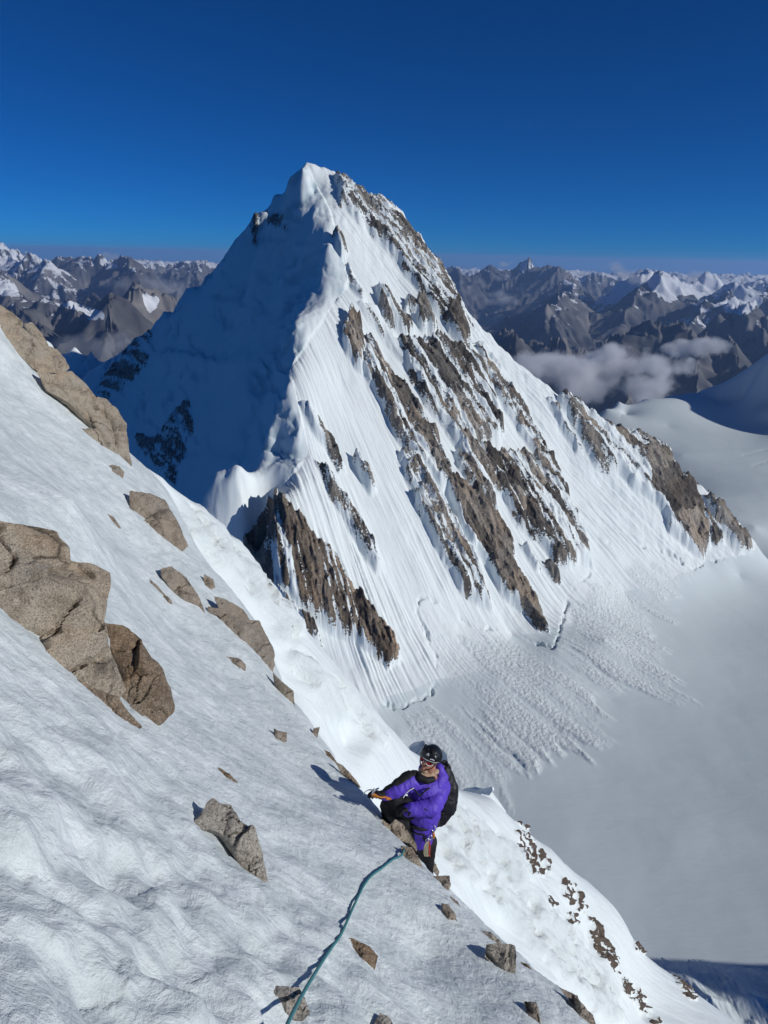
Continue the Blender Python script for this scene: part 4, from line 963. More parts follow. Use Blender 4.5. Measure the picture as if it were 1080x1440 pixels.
# ================================================================== THE CLIMBER
def plain(name, color, rough=0.6, noise=0.0, nscale=40.0, bumpd=0.0, bscale=120.0, spec=0.3, metal=0.0):
    t = NT(name); p = t.pos(); c = (*color, 1)
    if noise:
        c = t.mix(t.ramp(t.noise(p, nscale, 5, 0.6), [(0.3, 0.0), (0.7, 1.0)]), tuple(v * (1 - noise) for v in color), tuple(min(1, v * (1 + noise)) for v in color))
    nrm = t.bump(t.noise(p, bscale, 5, 0.65), 0.7, bumpd) if bumpd else None
    t.set(t.b, 'Base Color', c); t.set(t.b, 'Roughness', rough); t.set(t.b, 'Specular IOR Level', spec); t.set(t.b, 'Metallic', metal)
    if nrm is not None: t.set(t.b, 'Normal', nrm)
    return t.m
M_JKT = plain("violet_shell_fabric", (0.105, 0.055, 0.50), 0.55, 0.10, 14, 0.008, 22)
M_BLK = plain("black_fabric", (0.012, 0.012, 0.014), 0.7, 0.3, 40, 0.004, 60)
M_PACK = plain("black_ripstop", (0.016, 0.017, 0.019), 0.5, 0.35, 25, 0.008, 24)
M_HELM = plain("black_gloss_shell", (0.012, 0.012, 0.013), 0.28, spec=0.5)
M_WHT = plain("white_print", (0.75, 0.75, 0.75), 0.5)
M_SKIN = plain("sunburnt_skin", (0.42, 0.20, 0.14), 0.5, 0.15, 60)
M_LENS = plain("red_mirror_lens", (0.75, 0.03, 0.02), 0.12, spec=0.8, metal=0.6)
M_BUFF = plain("tan_neck_gaiter", (0.42, 0.29, 0.20), 0.85, 0.25, 40, 0.006, 45)
M_ORG = plain("orange_leather", (0.55, 0.20, 0.03), 0.6, 0.2, 50)
M_STL = plain("brushed_steel", (0.55, 0.56, 0.58), 0.3, metal=1.0)
M_CORD = plain("cream_cord", (0.42, 0.38, 0.26), 0.8, 0.4, 90)
M_BOOT = plain("tan_boot_leather", (0.30, 0.19, 0.10), 0.6, 0.3, 60)
M_TEAL = plain("teal_rope_sheath", (0.05, 0.20, 0.22), 0.65, 0.45, 220, 0.0015, 420)
M_RED = plain("red_webbing", (0.5, 0.06, 0.04), 0.7)
M_HAIR = plain("dark_hair", (0.03, 0.02, 0.015), 0.6)

def bm_capsule(bm, p0, p1, r0, r1, seg=20):
    p0, p1 = Vector(p0), Vector(p1); ax = (p1 - p0); L = ax.length; ax = ax.normalized() if L > 1e-6 else Vector((0, 0, 1))
    q = ax.to_track_quat('Z', 'Y'); rings = []
    prof = []
    for k in range(0, 6): a = -math.pi / 2 + k / 5 * math.pi / 2; prof.append((r0 * math.cos(a), r0 * math.sin(a)))
    for k in range(0, 6): a = k / 5 * math.pi / 2; prof.append((r1 * math.cos(a), L + r1 * math.sin(a)))
    for r, z in prof:
        rings.append([bm.verts.new(p0 + q @ Vector((max(r, 1e-5) * math.cos(2 * math.pi * j / seg), max(r, 1e-5) * math.sin(2 * math.pi * j / seg), z))) for j in range(seg)])
    for a, b in zip(rings, rings[1:]):
        for j in range(seg): bm.faces.new((a[j], a[(j + 1) % seg], b[(j + 1) % seg], b[j]))
    bm.faces.new(rings[0][::-1]); bm.faces.new(rings[-1])
def bm_ell(bm, c, rad, M=None, sub=3):
    M = M or Matrix.Identity(3)
    r = bmesh.ops.create_icosphere(bm, subdivisions=sub, radius=1.0)
    for v in r['verts']:
        v.co = M @ Vector((v.co.x * rad[0], v.co.y * rad[1], v.co.z * rad[2])) + Vector(c)
def link_bm(name, bm, mat, parent=None, smooth=True):
    me = bpy.data.meshes.new(name); bm.to_mesh(me); bm.free()
    if smooth: me.polygons.foreach_set("use_smooth", [True] * len(me.polygons))
    me.materials.append(mat); o = bpy.data.objects.new(name, me); COL.objects.link(o)
    if parent: o.parent = parent
    return o
def fuse(name, bm, mat, parent, voxel=0.010, smooth=4, disp=None):
    """one continuous skin from overlapping shapes"""
    o = link_bm(name, bm, mat, None)
    m = o.modifiers.new("r", 'REMESH'); m.mode = 'VOXEL'; m.voxel_size = voxel; m.use_smooth_shade = True
    s = o.modifiers.new("s", 'SMOOTH'); s.factor = 0.6; s.iterations = smooth
    dg = bpy.context.evaluated_depsgraph_get(); me = bpy.data.meshes.new_from_object(o.evaluated_get(dg), depsgraph=dg)
    o.modifiers.clear(); o.data = me
    me.materials.clear(); me.materials.append(mat)
    if disp:
        n = len(me.vertices); co_ = np.empty(n * 3, np.float32); me.vertices.foreach_get("co", co_); co_ = co_.reshape(-1, 3)
        no = np.empty(n * 3, np.float32); me.vertex_normals.foreach_get("vector", no); no = no.reshape(-1, 3)
        co_ += no * disp(co_)[:, None]
        me.vertices.foreach_set("co", co_.ravel().astype(np.float32)); me.update()
    me.polygons.foreach_set("use_smooth", [True] * len(me.polygons))
    if parent: o.parent = parent
    return o
def tube(name, pts, r, mat, parent=None, seg=10, closed=False, flat=1.0):
    """smooth tube through points"""
    P = [Vector(p) for p in pts]; out = []
    n = len(P)
    for i in range(n - 1):
        p0 = P[max(i - 1, 0)]; p1 = P[i]; p2 = P[i + 1]; p3 = P[min(i + 2, n - 1)]
        for k in range(6):
            t = k / 6; out.append(0.5 * ((2 * p1) + (p2 - p0) * t + (2 * p0 - 5 * p1 + 4 * p2 - p3) * t * t + (3 * p1 - p0 - 3 * p2 + p3) * t ** 3))
    out.append(P[-1])
    bm = bmesh.new(); rings = []; up = Vector((0, 0, 1))
    for i, p in enumerate(out):
        d = (out[min(i + 1, len(out) - 1)] - out[max(i - 1, 0)]).normalized()
        x = d.cross(up)
        if x.length < 1e-3: x = d.cross(Vector((1, 0, 0)))
        x.normalize(); y = x.cross(d).normalized()
        rings.append([bm.verts.new(p + (x * math.cos(2 * math.pi * j / seg) + y * math.sin(2 * math.pi * j / seg) * flat) * r) for j in range(seg)])
    for a, b in zip(rings, rings[1:]):
        for j in range(seg): bm.faces.new((a[j], a[(j + 1) % seg], b[(j + 1) % seg], b[j]))
    bm.faces.new(rings[0][::-1]); bm.faces.new(rings[-1])
    return link_bm(name, bm, mat, parent)
A_ = lambda x, y, d=7.2: Vector(at_d(x, y, d))
camR, camU, camT = Vector(Rv), Vector(Uv), Vector(-Fv)

person = bpy.data.objects.new("person", None); COL.objects.link(person)
person.location = (0, 0, 0)
tag(person, "climber in a violet shell jacket, black helmet and red mirrored glasses, standing behind the crest", "person")
# joints
neck = A_(604, 1086, 7.22); headc = A_(604.5, 1066, 7.17); chest = A_(599, 1118, 7.22); waist = A_(592, 1160, 7.28); pelvis = A_(590, 1182, 7.34)
shR, shL = A_(576, 1100, 7.10), A_(619, 1106, 7.30); elR, haR = A_(556, 1111, 7.02), A_(535, 1119, 6.98); elL, haL = A_(606, 1136, 7.02), A_(573, 1139, 6.94)
knR, anR = A_(545, 1133, 7.10), A_(552, 1185, 7.42); hipR, hipL = A_(579, 1178, 7.28), A_(600, 1184, 7.38); knL, anL = A_(599, 1222, 7.5), A_(606, 1262, 7.75)
# head frame
hu = (camR * 0.34 + camU * 0.92 + camT * 0.16).normalized()
hf = (camR * -0.50 + camU * 0.00 + camT * 0.90); hf = (hf - hu * hf.dot(hu)).normalized(); hr = hf.cross(hu).normalized()
HM = Matrix((hr, hf, hu)).transposed()            # x = right-hand side of the head, y = face, z = crown
def H_(x, y, z): return headc + HM @ Vector((x, y, z))
bm = bmesh.new()
bm_ell(bm, H_(0, 0, 0.012), (0.074, 0.094, 0.105), HM); bm_ell(bm, H_(0, 0.030, -0.062), (0.050, 0.058, 0.050), HM)      # skull, jaw
bm_ell(bm, H_(0, 0.088, -0.100 + 0.006), (0.020, 0.016, 0.014), HM)                                                       # chin
bm_capsule(bm, H_(0, 0.092, 0.008), H_(0, 0.112, -0.030), 0.009, 0.015); bm_ell(bm, H_(0, 0.108, -0.032), (0.017, 0.013, 0.010), HM)   # nose
bm_ell(bm, H_(0, 0.089, -0.062), (0.024, 0.012, 0.006), HM); bm_ell(bm, H_(0, 0.088, -0.071), (0.020, 0.011, 0.006), HM)                # lips
for s in (-1, 1):
    bm_ell(bm, H_(s * 0.036, 0.073, -0.020), (0.020, 0.016, 0.016), HM); bm_ell(bm, H_(s * 0.078, -0.004, -0.012), (0.009, 0.020, 0.030), HM)
bm_capsule(bm, headc, neck, 0.055, 0.062)
bm_capsule(bm, neck, chest, 0.075, 0.14); bm_ell(bm, chest, (0.17, 0.11, 0.17)); bm_capsule(bm, chest, waist, 0.14, 0.125); bm_capsule(bm, waist, pelvis, 0.10, 0.10)
for a, b, c_, r in ((shR, elR, haR, 1), (shL, elL, haL, 1)): bm_capsule(bm, neck.lerp(chest, 0.3), a, 0.07, 0.065); bm_capsule(bm, a, b, 0.055, 0.042); bm_capsule(bm, b, b.lerp(c_, 0.8), 0.040, 0.024)
for h, k, a in ((hipR, knR, anR), (hipL, knL, anL)): bm_capsule(bm, pelvis, h, 0.09, 0.075); bm_capsule(bm, h, k, 0.070, 0.050); bm_capsule(bm, k, a, 0.058, 0.040)
fuse("body", bm, M_SKIN, person, 0.008, 2)
# jacket: torso, both sleeves, hood rolled behind the neck
bm = bmesh.new()
bm_ell(bm, A_(599, 1112, 7.22), (0.185, 0.14, 0.15)); bm_capsule(bm, A_(598, 1112, 7.22), A_(595, 1140, 7.22), 0.165, 0.172); bm_capsule(bm, A_(595, 1140, 7.22), A_(592, 1162, 7.27), 0.17, 0.142)
bm_capsule(bm, A_(592, 1162, 7.27), A_(591, 1176, 7.3), 0.142, 0.13)
bm_capsule(bm, A_(597, 1100, 7.24), shR, 0.105, 0.088); bm_capsule(bm, shR, elR, 0.088, 0.072); bm_capsule(bm, elR, A_(541, 1118, 7.0), 0.070, 0.050)
bm_capsule(bm, A_(602, 1100, 7.26), shL, 0.11, 0.098); bm_capsule(bm, shL, A_(611, 1128, 7.12), 0.102, 0.098); bm_capsule(bm, A_(611, 1128, 7.12), elL, 0.094, 0.080); bm_capsule(bm, elL, A_(575, 1139, 6.96), 0.080, 0.060)
def folds(co_):
    q = (co_ - np.array(chest))
    a = q @ Rv; b = q @ Uv; c_ = q @ Fv
    f = ridged(a / 0.10 + 2 * c_, b / 0.16 - a / 0.3, 3, 501) * 0.009 + fbm(a / 0.09 + b / 0.12, b / 0.16 - c_ / 0.1, 3, 502) * 0.008
    f += 0.006 * ridged((a + b) / 0.07, (b - a) / 0.35 + c_ / 0.3, 2, 503)
    return f.astype(np.float32)
fuse("jacket", bm, M_JKT, person, 0.009, 3, folds)
bm = bmesh.new()                                   # hood bunched round the back of the neck
for (x0, y0, d0), (x1, y1, d1), r0, r1 in (((617, 1081, 7.30), (621, 1094, 7.27), .045, .062), ((621, 1094, 7.27), (615, 1106, 7.18), .062, .05), ((612, 1079, 7.38), (617, 1081, 7.30), .05, .05), ((596, 1082, 7.42), (612, 1079, 7.38), .05, .05)):
    bm_capsule(bm, A_(x0, y0, d0), A_(x1, y1, d1), r0, r1)
fuse("hood", bm, M_JKT, person, 0.009, 3, folds)
bm = bmesh.new()                                   # dark collar and open front
for (x0, y0, d0), (x1, y1, d1), r0, r1 in (((588, 1090, 7.10), (584, 1102, 7.07), .035, .03), ((584, 1102, 7.07), (582, 1108, 7.06), .03, .018), ((590, 1094, 7.06), (600, 1098, 7.05), .04, .035), ((600, 1098, 7.05), (609, 1096, 7.09), .035, .03), ((580, 1096, 7.08), (588, 1090, 7.1), .02, .035)):
    bm_capsule(bm, A_(x0, y0, d0), A_(x1, y1, d1), r0, r1)
fuse("collar", bm, M_BLK, person, 0.008, 3)
tube("jacket_trim", [A_(580, 1108, 7.005), A_(586, 1114, 6.99), A_(590, 1119, 6.99), A_(597, 1113, 7.0), A_(604, 1108, 7.06)], 0.008, M_BLK, person)
tube("jacket_trim", [A_(597, 1137, 6.925), A_(602, 1142, 6.94), A_(606, 1149, 7.03), A_(610, 1154, 7.12)], 0.008, M_BLK, person)
tube("zip", [A_(567, 1122, 6.98), A_(570, 1117, 6.985), A_(575, 1112, 6.985), A_(582, 1108, 6.99)], 0.006, M_WHT, person)
bm = bmesh.new()                                   # black shoulder yoke along the upper side of the right sleeve
bm_capsule(bm, A_(584, 1091, 7.13), A_(573, 1094.5, 7.09), 0.050, 0.062); bm_capsule(bm, A_(573, 1094.5, 7.09), A_(558, 1104.5, 7.02), 0.062, 0.046); bm_capsule(bm, A_(558, 1104.5, 7.02), A_(544, 1113, 7.0), 0.046, 0.036)
fuse("shoulder_yoke", bm, M_BLK, person, 0.009, 3, folds)
# neck gaiter
bm = bmesh.new()
bm_capsule(bm, H_(0, 0.005, -0.155), H_(0, 0.0, -0.175), 0.050, 0.058); bm_capsule(bm, A_(593, 1091, 7.11), A_(604, 1092, 7.14), .026, .030); bm_capsule(bm, A_(604, 1092, 7.14), A_(614, 1085, 7.20), .030, .024)
fuse("neck_gaiter", bm, M_BUFF, person, 0.007, 2, lambda c: (0.006 * ridged((c @ Uv) / 0.02 + (c @ Rv) / 0.08, (c @ Rv) / 0.06, 2, 520)).astype(np.float32))
# hair at the temples
bm = bmesh.new(); bm_ell(bm, H_(0, -0.028, 0.0), (0.079, 0.078, 0.085), HM); fuse("hair", bm, M_HAIR, person, 0.009, 1)
# helmet with rim, vents, white marks
bm = bmesh.new(); bmesh.ops.create_uvsphere(bm, u_segments=48, v_segments=28, radius=1.0)
for v in list(bm.verts):
    if v.co.z < -0.16: bm.verts.remove(v)
for v in bm.verts:
    x, y, z = v.co
    k = 1 + 0.05 * math.cos(8 * math.atan2(x, y)) * max(0, 0.9 - z) * (z > 0.15)
    v.co = H_(x * 0.106 * k, y * 0.125 * k - 0.012, 0.030 + z * 0.105 * (1 + 0.03 * math.cos(3 * x)))
bmesh.ops.solidify(bm, geom=bm.faces[:], thickness=0.006)
he = link_bm("helmet", bm, M_HELM, person)
rim = [H_(0.108 * math.sin(a), 0.128 * math.cos(a) - 0.012, 0.016 - 0.004 * math.cos(a)) for a in np.linspace(0, 2 * math.pi, 25)]
tube("helmet_rim", rim, 0.006, M_HELM, he)
tube("rim_stripe", [H_(0.1095 * math.sin(a), 0.130 * math.cos(a) - 0.012, 0.024) for a in np.linspace(-1.3, 1.3, 14)], 0.0022, M_WHT, he)
def on_helm(az_, el_, up=0.0): 
    x, y, z = math.sin(az_) * math.cos(el_), math.cos(az_) * math.cos(el_), math.sin(el_)
    return H_(x * (0.108 + up), y * (0.127 + up) - 0.012, 0.030 + z * (0.108 + up))
for a_, e_ in ((-0.9, .55), (-0.35, .75), (0.35, .75), (0.9, .55), (1.6, .5), (-1.6, .5)):      # vents
    tube("vent", [on_helm(a_ - 0.10, e_ - 0.12, .001), on_helm(a_, e_, .001), on_helm(a_ + 0.10, e_ + 0.14, .001)], 0.010, M_BLK, he, flat=0.5)
# logo: a small triangle with a bar, and one larger mark over the ear
for seq in ([(-.12, .34), (.0, .52), (.12, .34), (-.12, .34)], [(-.05, .42), (.06, .42)]):
    tube("logo", [on_helm(a, e, .002) for a, e in seq], 0.0028, M_WHT, he, seg=6)
for seq in ([(.95, .06), (1.02, .26), (1.16, .34)], [(1.02, .26), (1.10, .08)], [(-.75, .12), (-.55, .16), (-.35, .12)]):
    tube("logo", [on_helm(a, e, .002) for a, e in seq], 0.0045, M_WHT, he, seg=6)
tube("chin_strap", [H_(-0.082, 0.02, 0.0), H_(-0.068, 0.045, -0.06), H_(0, 0.075, -0.112), H_(0.068, 0.045, -0.06), H_(0.082, 0.02, 0.0)], 0.006, M_BLK, person, flat=0.4)
# glasses: curved shield lenses in a white frame
gl = bpy.data.meshes.new("sunglasses")
def shield(a0, a1, z0, z1, off):
    vs, fs = [], []
    n = 10
    for i in range(n + 1):
        a = a0 + (a1 - a0) * i / n; m = math.sin(math.pi * i / n) ** 0.45
        for z in (z0 * m if z0 < 0 else z0, 0, z1 * m): vs.append(H_((0.083 + off) * math.sin(a), (0.100 + off) * math.cos(a) + 0.006, 0.002 + z))
    for i in range(n):
        for k in range(2): fs.append((i * 3 + k, i * 3 + k + 1, (i + 1) * 3 + k + 1, (i + 1) * 3 + k))
    return vs, fs
frame_pts = [H_(0.089 * math.sin(a), 0.107 * math.cos(a) + 0.006, 0.020) for a in np.linspace(-1.25, 1.25, 12)]
gf = tube("sunglasses", frame_pts, 0.006, M_WHT, person)
for a0, a1 in ((-1.0, -0.10), (0.10, 1.0)):
    vs, fs = shield(a0, a1, -0.028, 0.019, 0.006)
    bm = bmesh.new(); bv = [bm.verts.new(v) for v in vs]
    for f in fs: bm.faces.new([bv[i] for i in f])
    bmesh.ops.solidify(bm, geom=bm.faces[:], thickness=0.003)
    link_bm("lens", bm, M_LENS, gf)
    tube("lens_frame", [H_(0.090 * math.sin(a), 0.108 * math.cos(a) + 0.006, 0.002 - 0.029 * math.sin(math.pi * (a - a0) / (a1 - a0)) ** 0.45) for a in np.linspace(a0, a1, 12)], 0.0035, M_WHT, gf, seg=6)
for s in (-1, 1): tube("temple_arm", [H_(s * 0.085, 0.03, 0.018), H_(s * 0.088, -0.03, 0.012)], 0.004, M_WHT, gf, seg=6)
# trousers and boots
bm = bmesh.new()
bm_capsule(bm, A_(590, 1172, 7.32), pelvis, 0.135, 0.14); bm_capsule(bm, pelvis, hipR, 0.125, 0.105); bm_capsule(bm, hipR, A_(560, 1148, 7.1), 0.105, 0.09); bm_capsule(bm, A_(560, 1148, 7.1), knR, 0.092, 0.078); bm_capsule(bm, knR, anR, 0.075, 0.06)
bm_capsule(bm, A_(574, 1138, 7.08), A_(556, 1126, 7.08), 0.105, 0.085)
bm_capsule(bm, pelvis, hipL, 0.125, 0.108); bm_capsule(bm, hipL, knL, 0.105, 0.078); bm_capsule(bm, knL, anL, 0.076, 0.062)
fuse("trousers", bm, M_BLK, person, 0.010, 3, lambda c: (0.010 * fbm((c @ Rv) / 0.07, (c @ Uv) / 0.09, 3, 530)).astype(np.float32))
for an, dr in ((anR, Vector((-.15, -.08, -.06))), (anL, Vector((-.12, .10, -.08)))):
    bm = bmesh.new(); bm_capsule(bm, an + Vector((0, 0, .06)), an - Vector((0, 0, .05)), 0.068, 0.062); bm_capsule(bm, an - Vector((0, 0, .05)), an + dr, 0.060, 0.045)
    fuse("boot", bm, M_BOOT, person, 0.010, 2)
# harness
def belt(name, cx, cy, dd, w, dep, tiltp, r, mat):
    c = A_(cx, cy, dd); pts = []
    for a in np.linspace(0, 2 * math.pi, 25): pts.append(c + camR * (w * math.cos(a)) + (camT * math.sin(a) - camU * math.sin(a) * 0.35) * dep - camU * (tiltp * math.cos(a)))
    return tube(name, pts, r, mat, harness, flat=1.0)
harness = belt_root = None
harness = tube("harness", [A_(574, 1157, 7.14), A_(582, 1163, 7.10), A_(592, 1166, 7.09), A_(602, 1165, 7.13), A_(609, 1161, 7.24)], 0.020, M_BLK, person, flat=0.9)
tube("waist_strap", [A_(577, 1166, 7.15), A_(585, 1171, 7.125), A_(594, 1173, 7.12), A_(603, 1171, 7.17), A_(608, 1168, 7.26)], 0.013, M_BLK, harness)
tube("leg_loop", [A_(596, 1172, 7.12), A_(597, 1180, 7.14), A_(603, 1184, 7.2), A_(607, 1178, 7.25)], 0.012, M_BLK, harness)
tube("gear_loop", [A_(604, 1166, 7.15), A_(608, 1170, 7.15), A_(609, 1176, 7.15), A_(606, 1179, 7.15)], 0.007, M_BLK, harness)
def karabiner(cx, cy, d, w, h, mat, par):
    pts = [A_(cx + w * math.cos(a), cy + h * math.sin(a), d) for a in np.linspace(0, 2 * math.pi, 17)]
    return tube("karabiner", pts, 0.0055, mat, par, seg=8)
karabiner(610, 1165, 7.13, 2.6, 4.0, M_STL, harness); karabiner(605.5, 1178, 7.11, 2.2, 3.4, M_STL, harness); karabiner(601, 1182, 7.10, 2.0, 3.0, M_STL, harness)
tube("quickdraw", [A_(609, 1171, 7.13), A_(610, 1174, 7.12), A_(609, 1179, 7.12)], 0.013, M_ORG, harness, flat=0.5)
for k in range(7):
    x = 597 + k * 1.25
    tube("cord", [A_(602 + (k - 3) * .5, 1183, 7.08), A_(x, 1190 + (k % 3), 7.07), A_(x - 0.6 + (k % 2), 1200 + (k * 5) % 4, 7.07), A_(x + .8, 1204, 7.07)], 0.006, M_CORD if k < 5 else M_RED, harness, seg=6)
# gloved hands, five fingers each
def hand(wrist, fdirv, palmn, mat, curl=0.5, mirror=1, grip=None, knuckle=None):
    f = Vector(fdirv).normalized(); n = Vector(palmn); n = (n - f * n.dot(f)).normalized(); s = f.cross(n).normalized() * mirror
    bm = bmesh.new()
    palm0, palm1 = Vector(wrist), Vector(wrist) + f * 0.085
    for k in (-1, -0.33, 0.33, 1): bm_capsule(bm, palm0 + s * k * 0.018, palm1 + s * k * 0.030, 0.022, 0.017, 12)
    for k, L in ((-1, .070), (-.33, .080), (.33, .076), (1, .060)):
        p = palm1 + s * k * 0.031; d = f.copy(); r = 0.0125
        for j, seg in enumerate((.42, .32, .26)):
            ang = curl * (0.6 + 0.5 * j); d = (d * math.cos(ang) + n * math.sin(ang)).normalized()
            q = p + d * L * seg * 1.25; bm_capsule(bm, p, q, r, r * 0.93, 12); p = q; r *= 0.93
    p = palm0 + s * -0.026 + f * 0.022; d = (f * 0.6 - s * 0.75 + n * 0.35).normalized()
    for L, r in ((.040, .0155), (.032, .0135)):
        q = p + d * L; bm_capsule(bm, p, q, r, r * 0.92, 12); p = q; d = (d + n * curl * 0.8 + f * 0.3).normalized()
    return fuse("glove", bm, mat, person, 0.0045, 1)
g1 = hand(A_(539, 1118, 6.99), at_d(522, 1113, 6.90) - at_d(539, 1118, 6.99), -np.array(NN) + 0.0 * Fv, M_BLK, 0.55, 1)
bm = bmesh.new(); bm_capsule(bm, A_(543, 1117, 7.0), A_(536, 1118, 6.98), 0.050, 0.042, 16); link_bm("cuff", bm, M_BLK, g1)
bm = bmesh.new(); bm_capsule(bm, A_(530, 1120.5, 6.90), A_(525, 1118, 6.885), 0.018, 0.020, 14); fuse("leather_palm", bm, M_ORG, g1, 0.006, 1)
g2 = hand(A_(577, 1139, 6.97), at_d(563, 1137, 6.9) - at_d(577, 1139, 6.97), Vector(camU) * -1, M_BLK, 0.7, -1)
# ice axe lying under the right hand, its pick over the crest
axe = bpy.data.objects.new("ice_axe", None); COL.objects.link(axe)
tag(axe, "ice axe with an orange shaft held flat on the rock by the climber's right hand", "ice axe")
tube("shaft", [A_(548, 1123, 6.88), A_(542, 1121, 6.87), A_(534, 1121, 6.86), A_(522, 1116, 6.86)], 0.009, M_ORG, axe)
tube("grip", [A_(550, 1123, 6.88), A_(546, 1123.5, 6.88), A_(543, 1123, 6.87)], 0.012, M_ORG, axe)
pick = tube("pick", [A_(527, 1113, 6.84), A_(523, 1111, 6.84), A_(518, 1111, 6.85), A_(513, 1114, 6.88), A_(511, 1118, 6.92)], 0.008, M_STL, axe, flat=0.5)
tube("adze", [A_(526, 1113, 6.84), A_(529, 1110, 6.84), A_(533, 1108.5, 6.85)], 0.010, M_STL, axe, flat=0.5)
tube("head", [A_(524, 1117, 6.855), A_(525, 1113, 6.84), A_(526, 1110, 6.83)], 0.011, M_STL, axe)
# backpack
bp = bpy.data.objects.new("backpack", None); COL.objects.link(bp)
tag(bp, "slim black climbing backpack on the climber's back", "backpack")
bm = bmesh.new()
bm_capsule(bm, A_(624, 1083, 7.42), A_(629, 1108, 7.44), 0.075, 0.105); bm_capsule(bm, A_(629, 1108, 7.44), A_(627, 1132, 7.44), 0.11, 0.115); bm_capsule(bm, A_(627, 1132, 7.44), A_(618, 1150, 7.42), 0.11, 0.082)
bm_capsule(bm, A_(618, 1150, 7.42), A_(613, 1155, 7.38), 0.075, 0.055)
fuse("pack_bag", bm, M_PACK, bp, 0.010, 3, lambda c: (0.012 * ridged((c @ Rv) / 0.07, (c @ Uv) / 0.25, 3, 540) + 0.010 * fbm((c @ Rv) / 0.06, (c @ Uv) / 0.07, 3, 541)).astype(np.float32))
bm = bmesh.new(); bm_capsule(bm, A_(620, 1079, 7.40), A_(627, 1078, 7.42), 0.055, 0.045); fuse("pack_lid", bm, M_PACK, bp, 0.009, 2)
tube("haul_loop", [A_(620, 1077, 7.32), A_(623, 1071, 7.33), A_(628, 1071, 7.36), A_(630, 1079, 7.38)], 0.011, M_BLK, bp)
tube("compression_strap", [A_(618, 1110, 7.33), A_(625, 1113, 7.31), A_(632, 1113, 7.33), A_(637, 1112, 7.40)], 0.008, M_BLK, bp)
tube("compression_strap", [A_(614, 1140, 7.32), A_(622, 1144, 7.32), A_(631, 1142, 7.38)], 0.008, M_BLK, bp)
tube("shoulder_strap", [A_(617, 1098, 7.33), A_(612, 1100, 7.17), A_(609, 1106, 7.13)], 0.016, M_BLK, bp, flat=0.6)
tube("hip_strap", [A_(615, 1154, 7.36), A_(609, 1158, 7.2), A_(606, 1160, 7.12)], 0.014, M_BLK, bp)
# ================================================================== ROPE
rp = []
for x, y, k in [(392, 1466, .90), (420, 1408, .94), (447, 1362, .965), (466, 1333, .976), (477, 1318, .979), (486, 1300, .981), (497, 1275, .988), (506, 1256, .988), (513, 1243, .987), (523, 1231, .986), (538, 1220, .984), (552, 1209, .98), (564, 1203, .975), (568, 1195, .97), (572, 1190, .97)]:
    P_, d_ = fg_hit(x, y); rp.append(at_d(x, y, min(d_, 7.0) * k))
tag(tube("climbing_rope", rp, 0.0085, M_TEAL, None, seg=12), "teal climbing rope running from the camera down to the rock by the climber", "rope")
kn = [at_d(x, y, 6.72) for x, y in ((563, 1204), (566, 1200), (570, 1201), (570, 1205), (566, 1206), (563, 1202), (567, 1198), (571, 1196))]
tag(tube("rope_knot", kn, 0.0095, M_TEAL), "teal knot where the rope is tied off at the tan slab", "knot")
sg = [at_d(x, y, 6.66) for x, y in ((566, 1201), (565, 1195), (569, 1189), (576, 1188), (580, 1193), (577, 1199), (571, 1202))]
tag(tube("sling", sg, 0.0065, M_BLK), "thin black sling looped over the tan slab at the rope's end", "sling")
karabiner(568, 1201, 6.64, 2.2, 3.2, M_STL, None); bpy.context.view_layer.update()
kb = [o for o in COL.objects if o.name.startswith("karabiner") and o.parent is None][0]
tag(kb, "steel karabiner joining the rope to the black sling on the slab", "karabiner")
# snow fins that stick up out of the flank behind the climber
def dome(outline, depth, seed, front, back, tilt_n, label):
    o = boulder(outline, None, M_FLK, seed, depth=depth, front=front, back=back, name="snow_cornice", group=None, n=60, rough=0.25, face=tilt_n)
    n = len(o.data.vertices)
    for nm in ("rock", "lumpy"):
        a = o.data.attributes.new(nm, 'FLOAT', 'POINT'); a.data.foreach_set("value", np.zeros(n, np.float32))
    tag(o, label, kind='structure')
dome([(574, 1050), (582, 1044), (596, 1041), (612, 1046), (628, 1060), (634, 1090), (610, 1095), (590, 1078), (580, 1064)], 66, 61, .16, .3, (-0.35, -0.75, 0.55), "smooth snow lip behind the climber's helmet")
dome([(646, 1114), (656, 1108), (668, 1106.5), (680, 1109), (692, 1106), (693, 1112), (688, 1118), (678, 1116), (672, 1124), (662, 1128), (664, 1140), (655, 1130)], 70, 62, .05, .3, (-0.90, -0.42, 0.05), "dark shaded snow wall of a moat on the flank right of the climber")
dome([(662, 1128), (672, 1124), (678, 1117), (688, 1119), (692, 1113), (700, 1124), (712, 1142), (704, 1147), (690, 1146), (672, 1146), (664, 1140)], 69.5, 63, .08, .3, (0.35, -0.72, 0.6), "jagged bright snow fin in front of the shaded moat")
